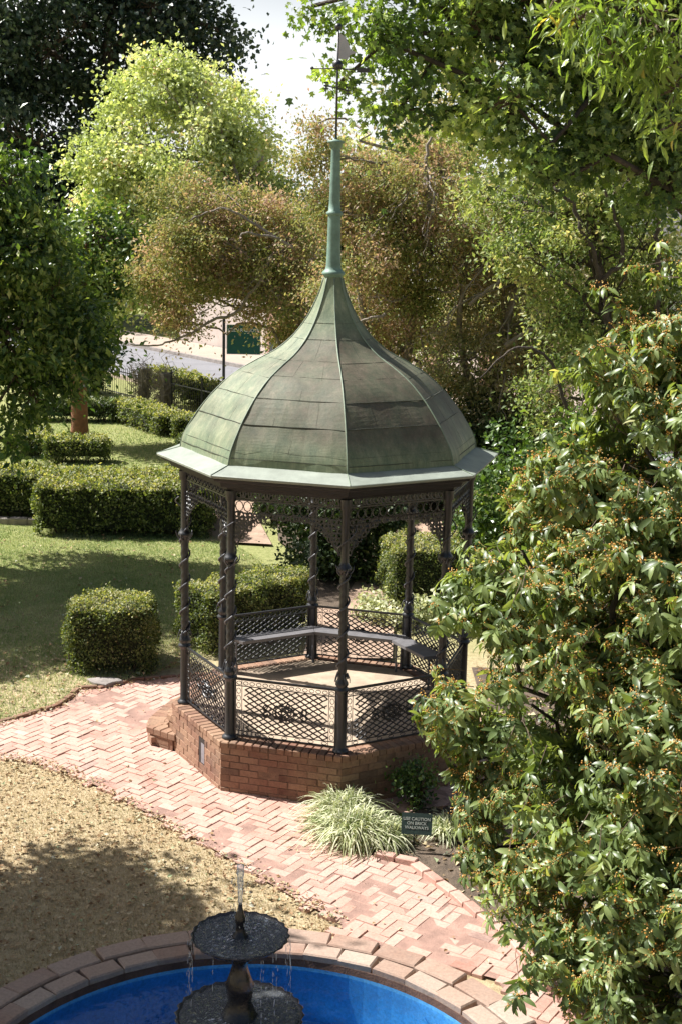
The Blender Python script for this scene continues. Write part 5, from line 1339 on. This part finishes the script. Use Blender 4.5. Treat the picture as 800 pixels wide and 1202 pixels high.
# whorls: each is a twig end with a rosette of drooping leaves
nw = 23500
wv = Ls[:, 3] ** 2; idx = rng.choice(len(Ls), nw, p=wv / wv.sum())
dd = rdir(nw); toc = unit(np.array([-1.0, -1.8, .5])); bias = (dd @ toc) > rng.uniform(-1.4, .3, nw); idx, dd = idx[bias], dd[bias]; nw = len(dd)
rad = Ls[idx, 3] * (.55 + .5 * rng.uniform(0, 1, nw) ** .7) * (1 + .16 * np.sin(dd[:, 0] * 8 + idx) * np.sin(dd[:, 2] * 7 + idx * 2))
W = Ls[idx, :3] + dd * rad[:, None]
k = W[:, 2] > .12; W, dd, idx = W[k], dd[k], idx[k]; nw = len(W)
sprays = rng.choice(nw, 420); SW, SD, SI = [], [], []
for i_ in sprays:
    if rad[i_ if i_ < len(rad) else 0] < 0: continue
    d_ = unit(dd[i_] * np.array([1, 1, .4]) + rng.normal(size=3) * .3 + np.array([0, 0, .25])); p_ = Ls[idx[i_], :3] + dd[i_] * Ls[idx[i_], 3]; n_ = random.randint(4, 8)
    for q_ in range(n_):
        p_ = p_ + d_ * .075; d_ = unit(d_ + np.array([0, 0, -.16]))
        SW.append(p_ + rng.normal(size=3) * .015); SD.append(unit(d_ + rng.normal(size=3) * .3)); SI.append(idx[i_])
W = np.vstack([W, SW]); dd = np.vstack([dd, SD]); idx = np.r_[idx, SI]; k = (W[:, 2] > .12) & ~((W[:, 2] < 1.5) & (W[:, 0] < 1.0)) & ~((W[:, 2] > 3.5) & (W[:, 0] < 1.35)); W, dd, idx = W[k], dd[k], idx[k]
gpp = np.sin(W[:, 0] * 5.2 + 2 * np.sin(W[:, 2] * 2.9)) * np.sin(W[:, 1] * 4.3) + np.sin(W[:, 2] * 5.6 + W[:, 0] * 2.4); k = gpp > -.62; W, dd, idx = W[k], dd[k], idx[k]; nw = len(W)
tdir = unit(dd + np.array([0, 0, .35]) + rng.normal(size=(nw, 3)) * .35)
g = Geo()
for i in range(0, nw, 2):
    a = W[i] - tdir[i] * .16 - dd[i] * .08; tube(g, [a, W[i] - tdir[i] * .05, W[i]], [.004, .003, .002], 3, cap=False)
tag(part(g, 'twigs', M['twig'], sh), kind='stuff')
g = Geo(); gf = Geo()
u0 = unit(np.cross(tdir, np.array([.3, .2, 1.]))); v0 = np.cross(tdir, u0)
wt = rng.uniform(0, 1, nw); wsz = rng.uniform(.8, 1.25, nw)
for j in range(8):
    th = j * 2.4 + rng.uniform(0, .8, nw); spread_ = rng.uniform(.75, 1.5, nw)
    ax = unit(u0 * (np.cos(th) * spread_)[:, None] + v0 * (np.sin(th) * spread_)[:, None] + tdir * rng.uniform(.1, .8, nw)[:, None] + np.array([0, 0, -.8]))
    nrm = unit(tdir + np.array([0, 0, .6]) + rng.normal(size=(nw, 3)) * .2)
    sz = .104 * wsz * rng.uniform(.75, 1.15, nw) * (1 if j < 6 else .7)
    pos = W - tdir * (.012 * j * rng.uniform(.4, 1, nw))[:, None]
    inst(g, *LONG, pos, frames(ax, nrm), sz, np.clip(wt * .55 + rng.uniform(0, .45, nw), 0, 1))
part(g, 'foliage', M['oliveshrub'], sh, True)
fk = (np.sin(W[:, 0] * 3.7 + W[:, 2] * 2.3) + np.sin(W[:, 2] * 4.9 + 1) + rng.normal(0, .8, nw) > -.6)
FV = np.array([(0, 0, .35), (.5, 0, 0), (0, .5, 0), (-.5, 0, 0), (0, -.5, 0), (0, 0, -.35)])
FT = [(0, 1, 2), (0, 2, 3), (0, 3, 4), (0, 4, 1), (5, 2, 1), (5, 3, 2), (5, 4, 3), (5, 1, 4)]
fp = W[fk]; ftt = tdir[fk]
for j in range(20):
    m = len(fp); off = rng.normal(size=(m, 3)) * .017 + ftt * rng.uniform(-.05, .03, m)[:, None]
    inst(gf, FV, [], FT, fp + off, frames(rdir(m), rdir(m)), rng.uniform(.009, .0185, m), rng.uniform(0, 1, m))
tag(part(gf, 'flowers', M['flower'], sh), kind='stuff')

# flat stepping stone by the cube hedge
g = Geo(); V = []
m = 9
for z, q in ((.03, 1.0), (.075, 1.0), (.085, .93)):
    for i in range(m):
        t = 2 * pi * i / m; r = q * (.17 + .03 * sin(3 * t) + .02 * cos(5 * t)); V.append((-2.78 + r * 1.25 * cos(t), 1.98 + r * .8 * sin(t), z))
V.append((-2.78, 1.98, .087))
Q = [(a * m + i, a * m + (i + 1) % m, (a + 1) * m + (i + 1) % m, (a + 1) * m + i) for a in range(2) for i in range(m)]
g.add(V, Q, [(3 * m, 2 * m + i, 2 * m + (i + 1) % m) for i in range(m)])
tag(g.build('flat_stone', M['stone']), 'flat grey stone lying between the cube hedge and the path edge', 'stone')
